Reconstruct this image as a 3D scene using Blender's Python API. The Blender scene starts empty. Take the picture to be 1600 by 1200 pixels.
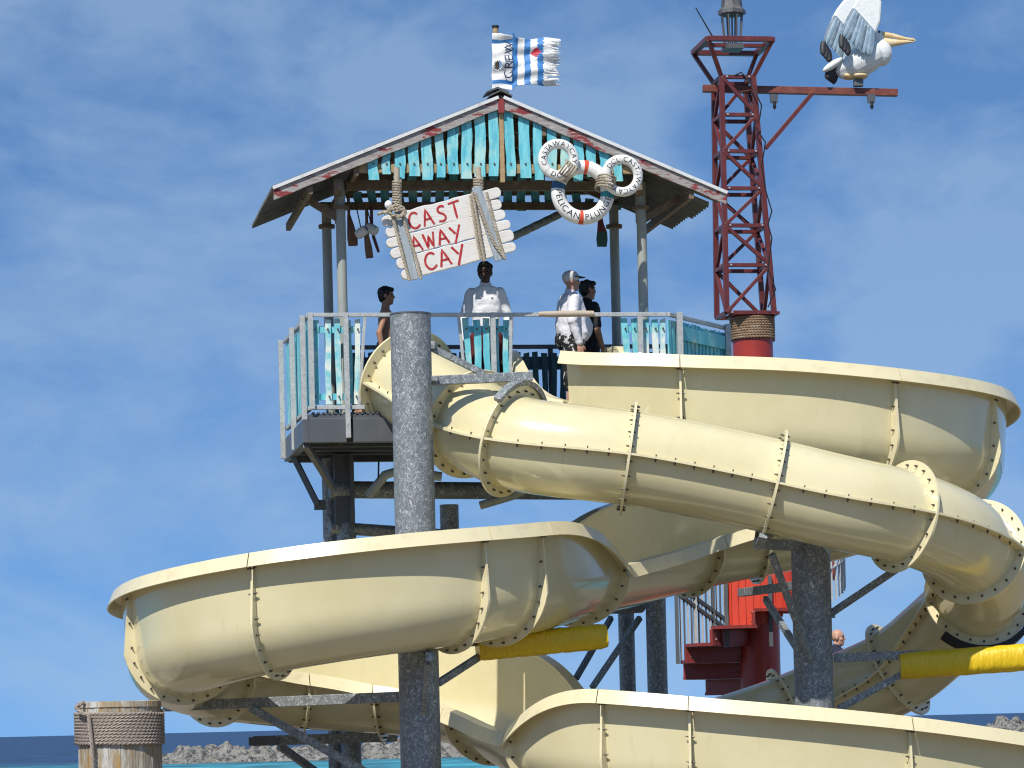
import bpy, bmesh, math, random
import numpy as np
from mathutils import Vector, Matrix
random.seed(7)
R_ = math.radians
# ------------------------------------------------------------------ camera, sky, sun, exposure
scene = bpy.context.scene
F = 4900.0; ROLL = R_(1.36); CX, HY = 800.0, 1132.5; ZC = 2.3   # focal length and horizon, in pixels of the photograph
cam_d = bpy.data.cameras.new('camera'); cam = bpy.data.objects.new('camera', cam_d)
scene.collection.objects.link(cam); scene.camera = cam
cam_d.sensor_width = 36; cam_d.lens = F/1600*36; cam_d.shift_y = (HY-600)/1600
cam_d.clip_start = 0.5; cam_d.clip_end = 40000
cr, sr = math.cos(ROLL), math.sin(ROLL)
cam.matrix_world = Matrix(((cr, sr, 0, 0), (0, 0, -1, 0), (-sr, cr, 0, ZC), (0, 0, 0, 1)))
SUN_EL, SUN_AZ = 50.0, 22.0          # the sun stands behind the camera, a little to its left
sd = Vector((-math.sin(R_(SUN_AZ))*math.cos(R_(SUN_EL)), -math.cos(R_(SUN_AZ))*math.cos(R_(SUN_EL)), math.sin(R_(SUN_EL))))
sun_d = bpy.data.lights.new('sun', 'SUN'); sun_d.energy = 5.0; sun_d.angle = R_(0.53); sun_d.color = (1.0, 0.95, 0.86)
sun = bpy.data.objects.new('sun', sun_d); scene.collection.objects.link(sun)
sun.rotation_euler = sd.to_track_quat('Z', 'Y').to_euler(); sun.location = (-10, -20, 40)
world = bpy.data.worlds.new('World'); scene.world = world; world.use_nodes = True
wn, wl = world.node_tree.nodes, world.node_tree.links
wn.clear()
w_out = wn.new('ShaderNodeOutputWorld'); w_bg = wn.new('ShaderNodeBackground'); w_bg.inputs[1].default_value = 0.1
sky = wn.new('ShaderNodeTexSky'); sky.sky_type = 'NISHITA'; sky.sun_disc = False
sky.sun_elevation = R_(SUN_EL); sky.sun_rotation = R_(180+SUN_AZ)
sky.altitude = 600; sky.air_density = 1.0; sky.dust_density = 0.1; sky.ozone_density = 2.5
w_tc = wn.new('ShaderNodeTexCoord'); w_mp = wn.new('ShaderNodeMapping'); w_mp.inputs['Scale'].default_value = (5, 5, 9)
w_mp.inputs['Rotation'].default_value = (0.0, 0.35, 0.2)
w_n1 = wn.new('ShaderNodeTexNoise'); w_n1.inputs['Scale'].default_value = 1.9; w_n1.inputs['Detail'].default_value = 7; w_n1.inputs['Roughness'].default_value = 0.5
w_n1.inputs['Distortion'].default_value = 0.5
w_n2 = wn.new('ShaderNodeTexNoise'); w_n2.inputs['Scale'].default_value = 5.5; w_n2.inputs['Detail'].default_value = 9; w_n2.inputs['Roughness'].default_value = 0.62; w_n2.inputs['Distortion'].default_value = 0.35
wl.new(w_mp.outputs[0], w_n2.inputs['Vector'])
w_ad = wn.new('ShaderNodeMix'); w_ad.inputs[0].default_value = 0.27
wl.new(w_n1.outputs[0], w_ad.inputs[2]); wl.new(w_n2.outputs[0], w_ad.inputs[3])
w_rp = wn.new('ShaderNodeValToRGB'); w_rp.color_ramp.elements[0].position = 0.42; w_rp.color_ramp.elements[1].position = 0.57
w_rp.color_ramp.elements[0].color = (0, 0, 0, 1); w_rp.color_ramp.elements[1].color = (0.42, 0.42, 0.42, 1)
w_ti = wn.new('ShaderNodeMix'); w_ti.data_type = 'RGBA'; w_ti.blend_type = 'MULTIPLY'; w_ti.inputs[0].default_value = 1.0
w_ti.inputs[7].default_value = (0.86, 1.15, 1.38, 1)
w_mx = wn.new('ShaderNodeMix'); w_mx.data_type = 'RGBA'; w_mx.inputs[7].default_value = (3.9, 5.5, 7.5, 1)
wl.new(w_tc.outputs['Generated'], w_mp.inputs[0]); wl.new(w_mp.outputs[0], w_n1.inputs['Vector']); wl.new(w_ad.outputs[0], w_rp.inputs[0])
w_up = wn.new('ShaderNodeVectorMath'); w_up.operation = 'ADD'; w_up.inputs[1].default_value = (0, 0, 0.20)
w_nm = wn.new('ShaderNodeVectorMath'); w_nm.operation = 'NORMALIZE'; wl.new(w_tc.outputs['Generated'], w_up.inputs[0]); wl.new(w_up.outputs[0], w_nm.inputs[0]); wl.new(w_nm.outputs[0], sky.inputs[0])
wl.new(sky.outputs[0], w_ti.inputs[6]); wl.new(w_ti.outputs[2], w_mx.inputs[6]); wl.new(w_rp.outputs[0], w_mx.inputs[0])
wl.new(w_mx.outputs[2], w_bg.inputs[0]); wl.new(w_bg.outputs[0], w_out.inputs[0])
scene.cycles.pixel_filter_type = 'BLACKMAN_HARRIS'; scene.cycles.filter_width = 1.15
vs = scene.view_settings; vs.view_transform = 'Standard'; vs.look = 'None'; vs.gamma = 1; vs.exposure = 0.0; vs.use_curve_mapping = False

# ------------------------------------------------------------------ measuring: a pixel of the photograph at a chosen distance -> a point of the place
def ray(px, py):
    dx, dy = px-CX, HY-py
    return (dx*cr+dy*sr)/F, (-dx*sr+dy*cr)/F
def at(px, py, Y):
    a, b = ray(px, py); return Vector((a*Y, Y, ZC+b*Y))
def pxm(Y): return F/Y
YAW = R_(9.5)
U = Vector((math.cos(YAW), math.sin(YAW), 0)); V = Vector((-math.sin(YAW), math.cos(YAW), 0)); Z = Vector((0, 0, 1))
HO = at(760, 645, 36.2)               # origin of the platform: front edge of its deck
def hp(px, py, v):                    # a pixel on the upright plane v metres behind the platform's front edge
    a, b = ray(px, py); t = (HO.xy.dot(V.xy)+v)/(a*V.x+V.y); return Vector((a*t, t, ZC+b*t))
def hl(u, v, z): return Vector((HO.x, HO.y, 0))+U*u+V*v+Z*z
def to_uv(p): d = p-Vector((HO.x, HO.y, 0)); return d.dot(U), d.dot(V), p.z
FLOOR = HO.z

# ------------------------------------------------------------------ mesh helpers
C = scene.collection
class MB:
    def __init__(s): s.v, s.f, s.m = [], [], []
    def add(s, vs, fs, mi=0):
        o = len(s.v); s.v += [Vector(p) for p in vs]; s.f += [[i+o for i in f] for f in fs]; s.m += [mi]*len(fs); return s
    def frame_box(s, c, ax, ay, az, mi=0):     # half-vectors
        c = Vector(c); p = [c+ax*i+ay*j+az*k for k in (-1, 1) for j in (-1, 1) for i in (-1, 1)]
        f = [[0, 2, 3, 1], [4, 5, 7, 6], [0, 1, 5, 4], [2, 6, 7, 3], [0, 4, 6, 2], [1, 3, 7, 5]]
        if ax.cross(ay).dot(az) < 0: f = [q[::-1] for q in f]
        return s.add(p, f, mi)
    def bar(s, p0, p1, w, h, up=Z, mi=0):
        p0, p1 = Vector(p0), Vector(p1); t = (p1-p0); L = t.length; t = t/L
        side = t.cross(up)
        if side.length < 1e-4: side = t.cross(Vector((1, 0, 0)))
        side.normalize(); u2 = side.cross(t)
        return s.frame_box((p0+p1)/2, t*(L/2), side*(w/2), u2*(h/2), mi)
    def tube(s, pts, r, n=10, cap=True, mi=0, ell=None):
        pts = [Vector(p) for p in pts]; k = len(pts); rs = r if isinstance(r, (list, tuple)) else [r]*k
        ring = []; prev = None
        for i, p in enumerate(pts):
            t = (pts[min(i+1, k-1)]-pts[max(i-1, 0)]).normalized()
            if prev is None: a = t.cross(Z) if abs(t.z) < 0.95 else t.cross(Vector((1, 0, 0)))
            else: a = prev-t*prev.dot(t)
            a.normalize(); prev = a; b = a.cross(t)
            ring += [p+(a*math.cos(2*math.pi*j/n)+b*math.sin(2*math.pi*j/n))*rs[i] for j in range(n)]
        f = [[i*n+j, (i+1)*n+j, (i+1)*n+(j+1) % n, i*n+(j+1) % n] for i in range(k-1) for j in range(n)]
        if cap: f += [list(range(n)), [(k-1)*n+j for j in range(n)][::-1]]
        return s.add(ring, f, mi)
    def lathe(s, prof, c, n=24, axis=Z, mi=0, cap=True):
        c = Vector(c); axis = Vector(axis).normalized()
        a = axis.orthogonal().normalized(); b = axis.cross(a); vs = []
        for r, z in prof: vs += [c+axis*z+(a*math.cos(2*math.pi*j/n)+b*math.sin(2*math.pi*j/n))*r for j in range(n)]
        k = len(prof)
        f = [[i*n+j, i*n+(j+1) % n, (i+1)*n+(j+1) % n, (i+1)*n+j] for i in range(k-1) for j in range(n)]
        if cap: f += [list(range(n))[::-1], [(k-1)*n+j for j in range(n)]]
        return s.add(vs, f, mi)
    def prism(s, poly, d, mi=0):                # 3-D outline pushed along d
        n = len(poly); poly = [Vector(p) for p in poly]; d = Vector(d)
        f = [list(range(n)), [n+i for i in range(n)][::-1]]+[[i, i+n, (i+1) % n+n, (i+1) % n] for i in range(n)]
        nrm = sum(((poly[i]-poly[0]).cross(poly[(i+1) % n]-poly[0]) for i in range(n)), Vector())
        if nrm.dot(d) > 0: f = [q[::-1] for q in f]
        return s.add(poly+[p+d for p in poly], f, mi)
    def ellipsoid(s, c, rx, ry, rz, rot=None, n=14, m=9, mi=0):
        c = Vector(c); vs = []; 
        for i in range(m+1):
            th = math.pi*i/m
            for j in range(n):
                p = Vector((rx*math.sin(th)*math.cos(2*math.pi*j/n), ry*math.sin(th)*math.sin(2*math.pi*j/n), rz*math.cos(th)))
                if rot: p = rot @ p
                vs.append(c+p)
        return s.add(vs, [[i*n+j, (i+1)*n+j, (i+1)*n+(j+1) % n, i*n+(j+1) % n] for i in range(m) for j in range(n)], mi)
    def build(s, name, mat, parent=None, smooth=None, bevel=0, merge=False):
        root = parent
        while root is not None and root.parent is not None: root = root.parent
        if root is not None: off = Vector(root.location)
        else:
            xs = [p.x for p in s.v]; ys = [p.y for p in s.v]; off = Vector(((min(xs)+max(xs))/2, (min(ys)+max(ys))/2, min(p.z for p in s.v)))
        me = bpy.data.meshes.new(name); me.from_pydata([p-off for p in s.v], [], s.f)
        for mt in (mat if isinstance(mat, (list, tuple)) else [mat]): me.materials.append(mt)
        if any(s.m): me.polygons.foreach_set('material_index', s.m)
        if merge:
            bm = bmesh.new(); bm.from_mesh(me); bmesh.ops.remove_doubles(bm, verts=bm.verts, dist=1e-5); bm.to_mesh(me); bm.free()
        if smooth is not None:
            me.polygons.foreach_set('use_smooth', [True]*len(me.polygons)); me.set_sharp_from_angle(angle=R_(smooth))
        me.update()
        o = bpy.data.objects.new(name, me); C.objects.link(o)
        if parent is None: o.location = off
        else: o.parent = parent
        if bevel:
            md = o.modifiers.new('bevel', 'BEVEL'); md.width = bevel; md.segments = 2; md.limit_method = 'ANGLE'; md.angle_limit = R_(50)
        return o
def tag(o, label=None, cat=None, group=None, kind=None):
    if label: o['label'] = label
    if cat: o['category'] = cat
    if group: o['group'] = group
    if kind: o['kind'] = kind
    return o
def thing(name, loc, label, cat, group=None):
    o = bpy.data.objects.new(name, None); o.empty_display_size = 0.2; C.objects.link(o); o.location = loc
    return tag(o, label, cat, group)
def stuff(o): o['kind'] = 'stuff'; return o

# ------------------------------------------------------------------ materials
MATS = {}
def mat(name, col, rough=0.5, metal=0.0, coat=0.0, spec=0.5, var=None, bump=None, coat_rough=0.05):
    """var = list of (scale, (r,g,b), lo, hi, stretch, detail): noise masks laid over the base colour.  bump = (scale, strength, distance, stretch)"""
    m = bpy.data.materials.new(name); m.use_nodes = True; nt = m.node_tree; n, l = nt.nodes, nt.links
    b = n['Principled BSDF']; b.inputs['Roughness'].default_value = rough; b.inputs['Metallic'].default_value = metal
    b.inputs['Coat Weight'].default_value = coat; b.inputs['Coat Roughness'].default_value = coat_rough; b.inputs['Specular IOR Level'].default_value = spec
    b.inputs['Base Color'].default_value = (*col, 1)
    tc = n.new('ShaderNodeTexCoord'); last = None
    for (sc, c2, lo, hi, st, det) in (var or []):
        mp = n.new('ShaderNodeMapping'); mp.inputs['Scale'].default_value = st
        t = n.new('ShaderNodeTexNoise'); t.inputs['Scale'].default_value = sc; t.inputs['Detail'].default_value = det; t.inputs['Roughness'].default_value = 0.6
        rp = n.new('ShaderNodeMapRange'); rp.inputs[1].default_value = lo; rp.inputs[2].default_value = hi
        mx = n.new('ShaderNodeMix'); mx.data_type = 'RGBA'; mx.inputs[7].default_value = (*c2, 1)
        l.new(tc.outputs['Object'], mp.inputs[0]); l.new(mp.outputs[0], t.inputs['Vector']); l.new(t.outputs[0], rp.inputs[0]); l.new(rp.outputs[0], mx.inputs[0])
        if last: l.new(last, mx.inputs[6])
        else: mx.inputs[6].default_value = (*col, 1)
        last = mx.outputs[2]
    if last: l.new(last, b.inputs['Base Color'])
    if bump:
        sc, stg, dist, st = bump
        mp = n.new('ShaderNodeMapping'); mp.inputs['Scale'].default_value = st
        t = n.new('ShaderNodeTexNoise'); t.inputs['Scale'].default_value = sc; t.inputs['Detail'].default_value = 5
        bp = n.new('ShaderNodeBump'); bp.inputs['Strength'].default_value = stg; bp.inputs['Distance'].default_value = dist
        l.new(tc.outputs['Object'], mp.inputs[0]); l.new(mp.outputs[0], t.inputs['Vector']); l.new(t.outputs[0], bp.inputs['Height']); l.new(bp.outputs[0], b.inputs['Normal'])
    MATS[name] = m; return m
I3 = (1, 1, 1)
cream = mat('cream gelcoat', (0.69, 0.626, 0.395), 0.18, coat=0.5, coat_rough=0.06,
            var=[(1.1, (0.63, 0.56, 0.325), 0.42, 0.70, (1, 1, 1), 5), (9, (0.58, 0.51, 0.30), 0.60, 0.85, (1, 1, 0.22), 7), (40, (0.42, 0.36, 0.22), 0.72, 0.80, (1, 1, 0.8), 6)], bump=(2.2, 0.10, 0.03, I3))
cream_lip = mat('cream gelcoat trim', (0.74, 0.66, 0.42), 0.3, coat=0.2, var=[(6, (0.64, 0.56, 0.35), 0.52, 0.75, I3, 6), (30, (0.46, 0.38, 0.24), 0.68, 0.78, I3, 5)])
bolt_m = mat('dull bolt steel', (0.14, 0.125, 0.10), 0.5, metal=0.6)
def galv_mat():
    m = mat('galvanised steel', (0.4, 0.4, 0.4), 0.5, metal=0.15); nt = m.node_tree; n, l = nt.nodes, nt.links; b = n['Principled BSDF']
    tc = n.new('ShaderNodeTexCoord'); t0 = n.new('ShaderNodeTexNoise'); t0.inputs['Scale'].default_value = 9; t0.inputs['Detail'].default_value = 2
    mp = n.new('ShaderNodeMapping'); mp.inputs['Scale'].default_value = (1, 1, 0.75)
    mxv = n.new('ShaderNodeMix'); mxv.data_type = 'RGBA'; mxv.inputs[0].default_value = 0.12
    v = n.new('ShaderNodeTexVoronoi'); v.inputs['Scale'].default_value = 44; v.feature = 'F1'
    t = n.new('ShaderNodeTexNoise'); t.inputs['Scale'].default_value = 42; t.inputs['Detail'].default_value = 3; t.inputs['Roughness'].default_value = 0.6; t.inputs['Distortion'].default_value = 2.6
    rp = n.new('ShaderNodeValToRGB'); e = rp.color_ramp.elements
    e[0].position = 0.40; e[0].color = (0.16, 0.175, 0.18, 1); e[1].position = 0.72; e[1].color = (0.64, 0.66, 0.66, 1)
    x = e.new(0.54); x.color = (0.22, 0.245, 0.26, 1)
    sep = n.new('ShaderNodeSeparateColor'); ad = n.new('ShaderNodeMath'); ad.operation = 'MULTIPLY_ADD'; ad.inputs[1].default_value = 0.16; 
    l.new(tc.outputs['Object'], mp.inputs[0]); l.new(mp.outputs[0], t0.inputs['Vector']); l.new(mp.outputs[0], mxv.inputs[6]); l.new(t0.outputs['Color'], mxv.inputs[7])
    l.new(mxv.outputs[2], v.inputs['Vector']); l.new(mxv.outputs[2], t.inputs['Vector']); l.new(v.outputs['Color'], sep.inputs[0])
    sb = n.new('ShaderNodeMath'); sb.operation = 'SUBTRACT'; sb.inputs[1].default_value = 0.5; l.new(sep.outputs[0], sb.inputs[0])
    l.new(sb.outputs[0], ad.inputs[0]); l.new(t.outputs[0], ad.inputs[2]); l.new(ad.outputs[0], rp.inputs[0]); l.new(rp.outputs[0], b.inputs['Base Color'])
    bp = n.new('ShaderNodeBump'); bp.inputs['Strength'].default_value = 0.25; bp.inputs['Distance'].default_value = 0.01; l.new(ad.outputs[0], bp.inputs['Height']); l.new(bp.outputs[0], b.inputs['Normal'])
    return m
galv = galv_mat()
railm = mat('weathered zinc rail', (0.46, 0.48, 0.48), 0.5, metal=0.2, var=[(40, (0.30, 0.32, 0.33), 0.45, 0.7, I3, 5), (9, (0.56, 0.57, 0.56), 0.5, 0.8, I3, 3)])
dsteel = mat('dark grey painted steel', (0.085, 0.095, 0.105), 0.45, var=[(5, (0.12, 0.13, 0.14), 0.45, 0.8, (1, 1, 0.4), 5), (60, (0.16, 0.15, 0.13), 0.68, 0.8, I3, 4)])
black = mat('black rubber', (0.015, 0.015, 0.016), 0.6)
redm = mat('red oxide painted steel', (0.115, 0.022, 0.020), 0.4, var=[(7, (0.17, 0.04, 0.032), 0.5, 0.75, (1, 1, 0.5), 5), (26, (0.36, 0.24, 0.20), 0.66, 0.74, I3, 6), (18, (0.11, 0.02, 0.02), 0.62, 0.8, (1, 1, 0.4), 5)])
stair_red = mat('dark red stair paint', (0.22, 0.030, 0.026), 0.4, var=[(7, (0.28, 0.045, 0.035), 0.5, 0.75, (1, 1, 0.5), 5), (40, (0.34, 0.16, 0.12), 0.70, 0.78, I3, 5)])
redcol = mat('red column paint', (0.36, 0.035, 0.022), 0.35, var=[(4, (0.26, 0.03, 0.024), 0.45, 0.75, (1, 1, 0.5), 5), (50, (0.45, 0.16, 0.10), 0.72, 0.8, I3, 4)])
redpan = mat('bright red boards', (0.62, 0.06, 0.03), 0.4, var=[(8, (0.5, 0.045, 0.025), 0.5, 0.8, (1, 1, 0.3), 4)])
teal = mat('weathered turquoise paint', (0.10, 0.46, 0.56), 0.6,
           var=[(6, (0.20, 0.60, 0.66), 0.42, 0.62, (2.5, 2.5, 0.5), 5), (4, (0.46, 0.68, 0.62), 0.50, 0.70, (1, 1, 0.8), 4), (22, (0.06, 0.33, 0.43), 0.58, 0.72, (3, 3, 0.12), 5)], bump=(30, 0.3, 0.01, (2, 2, 0.15)))
teal_pale = mat('turquoise paint worn pale', (0.16, 0.54, 0.62), 0.6,
           var=[(3.2, (0.70, 0.76, 0.70), 0.42, 0.58, (1, 1, 1.0), 4), (22, (0.08, 0.38, 0.48), 0.58, 0.72, (3, 3, 0.12), 5)], bump=(30, 0.3, 0.01, (2, 2, 0.15)))
teal_shaded = mat('shaded teal pickets', (0.03, 0.085, 0.10), 0.6, var=[(8, (0.05, 0.13, 0.15), 0.45, 0.7, (2, 2, 0.4), 4)])  # turquoise with the shade of the far railing put into the colour
fascia_m = mat('flaking grey paint over red', (0.33, 0.30, 0.285), 0.65,
               var=[(30, (0.17, 0.145, 0.135), 0.50, 0.68, (0.25, 0.25, 1.2), 6), (5, (0.22, 0.03, 0.03), 0.53, 0.58, (0.8, 0.8, 2.5), 7), (16, (0.52, 0.50, 0.48), 0.58, 0.72, (0.4, 0.4, 2), 5)], bump=(26, 0.5, 0.01, (0.3, 0.3, 1.5)))
zinc = mat('corrugated zinc sheet', (0.15, 0.155, 0.15), 0.5, metal=0.3, var=[(3, (0.10, 0.095, 0.08), 0.45, 0.75, I3, 5), (14, (0.09, 0.06, 0.04), 0.63, 0.8, (1, 1, 1), 6)])
wood_tan = mat('bleached tan timber', (0.42, 0.29, 0.15), 0.7, var=[(20, (0.28, 0.18, 0.09), 0.45, 0.7, (0.3, 2, 2), 5)], bump=(40, 0.3, 0.008, (0.2, 2, 2)))
wood_dk = mat('old dark timber', (0.16, 0.115, 0.075), 0.75, var=[(14, (0.26, 0.20, 0.14), 0.5, 0.75, (1, 1, 1), 5)], bump=(30, 0.4, 0.01, I3))
rope_m = mat('weathered manila rope', (0.42, 0.36, 0.27), 0.85, var=[(60, (0.25, 0.21, 0.15), 0.45, 0.7, I3, 4), (6, (0.52, 0.48, 0.41), 0.5, 0.8, I3, 3)])
rope_br = mat('brown coiled rope', (0.30, 0.20, 0.12), 0.85, var=[(70, (0.18, 0.11, 0.06), 0.45, 0.7, I3, 4), (5, (0.40, 0.33, 0.26), 0.5, 0.8, I3, 3)])
rope_gy = mat('sun bleached grey rope', (0.34, 0.29, 0.25), 0.9, var=[(60, (0.20, 0.16, 0.13), 0.45, 0.7, I3, 4)])
sign_w = mat('whitewashed plank', (0.70, 0.67, 0.63), 0.7, var=[(26, (0.54, 0.51, 0.48), 0.54, 0.74, (0.4, 0.4, 2.4), 6), (3, (0.76, 0.74, 0.71), 0.5, 0.8, I3, 3)], bump=(40, 0.35, 0.008, (0.3, 0.3, 3)))
batten_m = mat('blue grey driftwood', (0.33, 0.38, 0.42), 0.7, var=[(18, (0.20, 0.23, 0.25), 0.5, 0.75, (2, 2, 0.3), 5), (7, (0.48, 0.52, 0.55), 0.55, 0.75, (2, 2, 0.5), 4)])
ink_red = mat('hand painted red', (0.42, 0.018, 0.022), 0.6, var=[(30, (0.55, 0.14, 0.13), 0.55, 0.75, I3, 5)])
ring_w = mat('white life ring skin', (0.80, 0.79, 0.76), 0.4, var=[(8, (0.68, 0.67, 0.64), 0.5, 0.8, I3, 5)])
band_red = mat('orange red band', (0.62, 0.075, 0.03), 0.45); band_blue = mat('navy blue band', (0.02, 0.09, 0.20), 0.45); band_teal = mat('teal band', (0.02, 0.24, 0.32), 0.45)
ink_blk = mat('black lettering', (0.012, 0.014, 0.018), 0.5)
yellow = mat('yellow vinyl padding', (0.74, 0.50, 0.012), 0.42, var=[(14, (0.62, 0.42, 0.03), 0.6, 0.8, I3, 6)], bump=(12, 0.7, 0.04, (2.2, 1, 0.5)))
post_gy = mat('grey green painted post', (0.33, 0.35, 0.32), 0.5, var=[(9, (0.24, 0.25, 0.22), 0.5, 0.78, (1, 1, 0.3), 5)])
lantern_m = mat('aged lantern metal', (0.13, 0.13, 0.13), 0.5, metal=0.5, var=[(12, (0.24, 0.22, 0.19), 0.5, 0.75, I3, 5)])
skin_l = mat('light skin', (0.50, 0.28, 0.20), 0.5, spec=0.3); skin_t = mat('tan skin', (0.36, 0.185, 0.115), 0.5, spec=0.3); skin_d = mat('dark skin', (0.055, 0.028, 0.018), 0.45, spec=0.4)
hair_m = mat('black hair', (0.008, 0.007, 0.006), 0.5, bump=(60, 0.6, 0.02, (1, 1, 0.3)))
shirt_w = mat('white cotton', (0.72, 0.73, 0.76), 0.85, bump=(11, 0.5, 0.03, I3)); shirt_rash = mat('white lilac swim shirt', (0.70, 0.69, 0.76), 0.7, bump=(10, 0.5, 0.03, I3))
shirt_k = mat('black cotton', (0.012, 0.012, 0.014), 0.85, bump=(11, 0.5, 0.03, I3)); navy = mat('navy cotton', (0.012, 0.018, 0.045), 0.85)
short_red = mat('dark red shorts', (0.10, 0.012, 0.015), 0.8)
short_pat = mat('black shorts with white flowers', (0.012, 0.012, 0.014), 0.8, var=[(13, (0.55, 0.55, 0.56), 0.56, 0.59, I3, 2)])
cap_m = mat('pale grey cap', (0.55, 0.56, 0.57), 0.7); short_k = mat('dark brown swim trunks', (0.028, 0.018, 0.018), 0.8)
# ------------------------------------------------------------------ sea and shore
def ss_(x, a, b): t = min(1, max(0, (x-a)/(b-a))); return t*t*(3-2*t)
def water_mat():
    m = mat('sea water', (0.01, 0.05, 0.12), 0.10, spec=0.22); nt = m.node_tree; n, l = nt.nodes, nt.links; b = n['Principled BSDF']
    g = n.new('ShaderNodeNewGeometry'); sp = n.new('ShaderNodeSeparateXYZ'); l.new(g.outputs['Position'], sp.inputs[0])
    nz = n.new('ShaderNodeTexNoise'); nz.inputs['Scale'].default_value = 0.02; l.new(g.outputs['Position'], nz.inputs['Vector'])
    ad = n.new('ShaderNodeMath'); ad.operation = 'MULTIPLY_ADD'; ad.inputs[1].default_value = 60; l.new(nz.outputs[0], ad.inputs[0]); l.new(sp.outputs[1], ad.inputs[2])
    mr = n.new('ShaderNodeMapRange'); mr.inputs[1].default_value = 235; mr.inputs[2].default_value = 300; l.new(ad.outputs[0], mr.inputs[0])
    mx = n.new('ShaderNodeMix'); mx.data_type = 'RGBA'; mx.inputs[6].default_value = (0.035, 0.25, 0.29, 1); mx.inputs[7].default_value = (0.004, 0.024, 0.075, 1)   # shallow lagoon, deep water beyond the reef
    l.new(mr.outputs[0], mx.inputs[0]); l.new(mx.outputs[2], b.inputs['Base Color'])
    mp = n.new('ShaderNodeMapping'); mp.inputs['Scale'].default_value = (0.25, 0.06, 1); l.new(g.outputs['Position'], mp.inputs[0])
    t = n.new('ShaderNodeTexNoise'); t.inputs['Scale'].default_value = 1.2; t.inputs['Detail'].default_value = 8; l.new(mp.outputs[0], t.inputs['Vector'])
    bp = n.new('ShaderNodeBump'); bp.inputs['Strength'].default_value = 1.0; bp.inputs['Distance'].default_value = 1.2; l.new(t.outputs[0], bp.inputs['Height']); l.new(bp.outputs[0], b.inputs['Normal'])
    b.inputs['Roughness'].default_value = 0.35
    cr_ = n.new('ShaderNodeMapRange'); cr_.inputs[1].default_value = 0.35; cr_.inputs[2].default_value = 0.68; cr_.inputs[3].default_value = 0.45; cr_.inputs[4].default_value = 1.7; l.new(t.outputs[0], cr_.inputs[0])
    mu = n.new('ShaderNodeMix'); mu.data_type = 'RGBA'; mu.blend_type = 'MULTIPLY'; mu.inputs[0].default_value = 1; l.new(mx.outputs[2], mu.inputs[6]); l.new(cr_.outputs[0], mu.inputs[7]); l.new(mu.outputs[2], b.inputs['Base Color'])
    return m
water = water_mat()
sand = mat('added bounce sand', (0.20, 0.17, 0.125), 0.9, var=[(0.4, (0.16, 0.14, 0.105), 0.45, 0.7, I3, 6)], bump=(2.5, 0.6, 0.2, I3))
m_ = MB(); g_ = [(-140+280*i/60, -40+125*j/24) for j in range(25) for i in range(61)]
m_.add([(x, y, 0.55-0.9*ss_(y, 40, 85)+0.05*math.sin(x*0.5+y*0.3)) for x, y in g_], [[j*61+i, j*61+i+1, (j+1)*61+i+1, (j+1)*61+i] for j in range(24) for i in range(60)])
tag(m_.build('added_bounce_sand', sand, smooth=60), kind='structure')  # unseen sand, added to throw warm bounce light up at the flumes
import mathutils.noise as mn
scrub = mat('added dune scrub', (0.045, 0.065, 0.03), 0.9, var=[(0.5, (0.08, 0.10, 0.05), 0.45, 0.7, I3, 6)])
m_ = MB(); m_.add([(-160+320*i/90, -55+30*j/14, (0.4+8.5*math.sin(math.pi*j/14)**0.6+2.2*mn.noise(Vector((i*0.5, j*0.7, 2))))*min(1, j*3, (14-j)*3)) for j in range(15) for i in range(91)], [[j*91+i, j*91+i+1, (j+1)*91+i+1, (j+1)*91+i] for j in range(14) for i in range(90)])
tag(m_.build('added_blocker_dune', scrub, smooth=80), kind='structure')  # unseen dune, added to block low sky and darken reflections in the gelcoat
m_ = MB(); m_.add([(-9000, -30, 0), (9000, -30, 0), (9000, 30000, 0), (-9000, 30000, 0)], [[0, 1, 2, 3]])
tag(m_.build('sea', water), kind='structure')
rock_m = mat('pale limestone rubble', (0.20, 0.19, 0.165), 0.9, var=[(1.4, (0.29, 0.28, 0.26), 0.45, 0.65, I3, 6), (2.2, (0.06, 0.058, 0.055), 0.50, 0.60, I3, 6)], bump=(2.2, 1.0, 0.5, I3))
def berm(name, x0, x1, yc, half, top, seed):
    rnd = random.Random(seed); nx, ny = int((x1-x0)*6), 44; vs = []
    import mathutils.noise as mn
    for i in range(nx+1):
        for j in range(ny+1):
            x = x0+(x1-x0)*i/nx; t = j/ny*2-1; y = yc+t*half
            e = min(1, (x-x0)/3.0, (x1-x)/3.0)
            h = top(x)*max(0, 1-abs(t)**2.2)*max(0, e)
            k = mn.fractal(Vector((x*0.8, y*0.5, seed)), 0.7, 2.1, 5)*0.20+(0.5-mn.voronoi(Vector((x*0.75, y*0.6, seed)))[0][0])*0.75
            vs.append((x, y, -0.35+h*(1+k*0.8)+k*0.8))
    m = MB(); m.add(vs, [[i*(ny+1)+j, (i+1)*(ny+1)+j, (i+1)*(ny+1)+j+1, i*(ny+1)+j+1] for i in range(nx) for j in range(ny)])
    return tag(m.build(name, rock_m), kind='structure')
xa = at(232, 1180, 240).x; xb = at(900, 1180, 240).x
berm('rocky_shore', xa, xb, 240, 9, lambda x: 1.5+0.22*math.sin(x*0.16+1.0), 3)
xc = at(1515, 1130, 300).x
berm('rocky_shore', xc, xc+40, 300, 8, lambda x: 1.9, 9)

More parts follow.
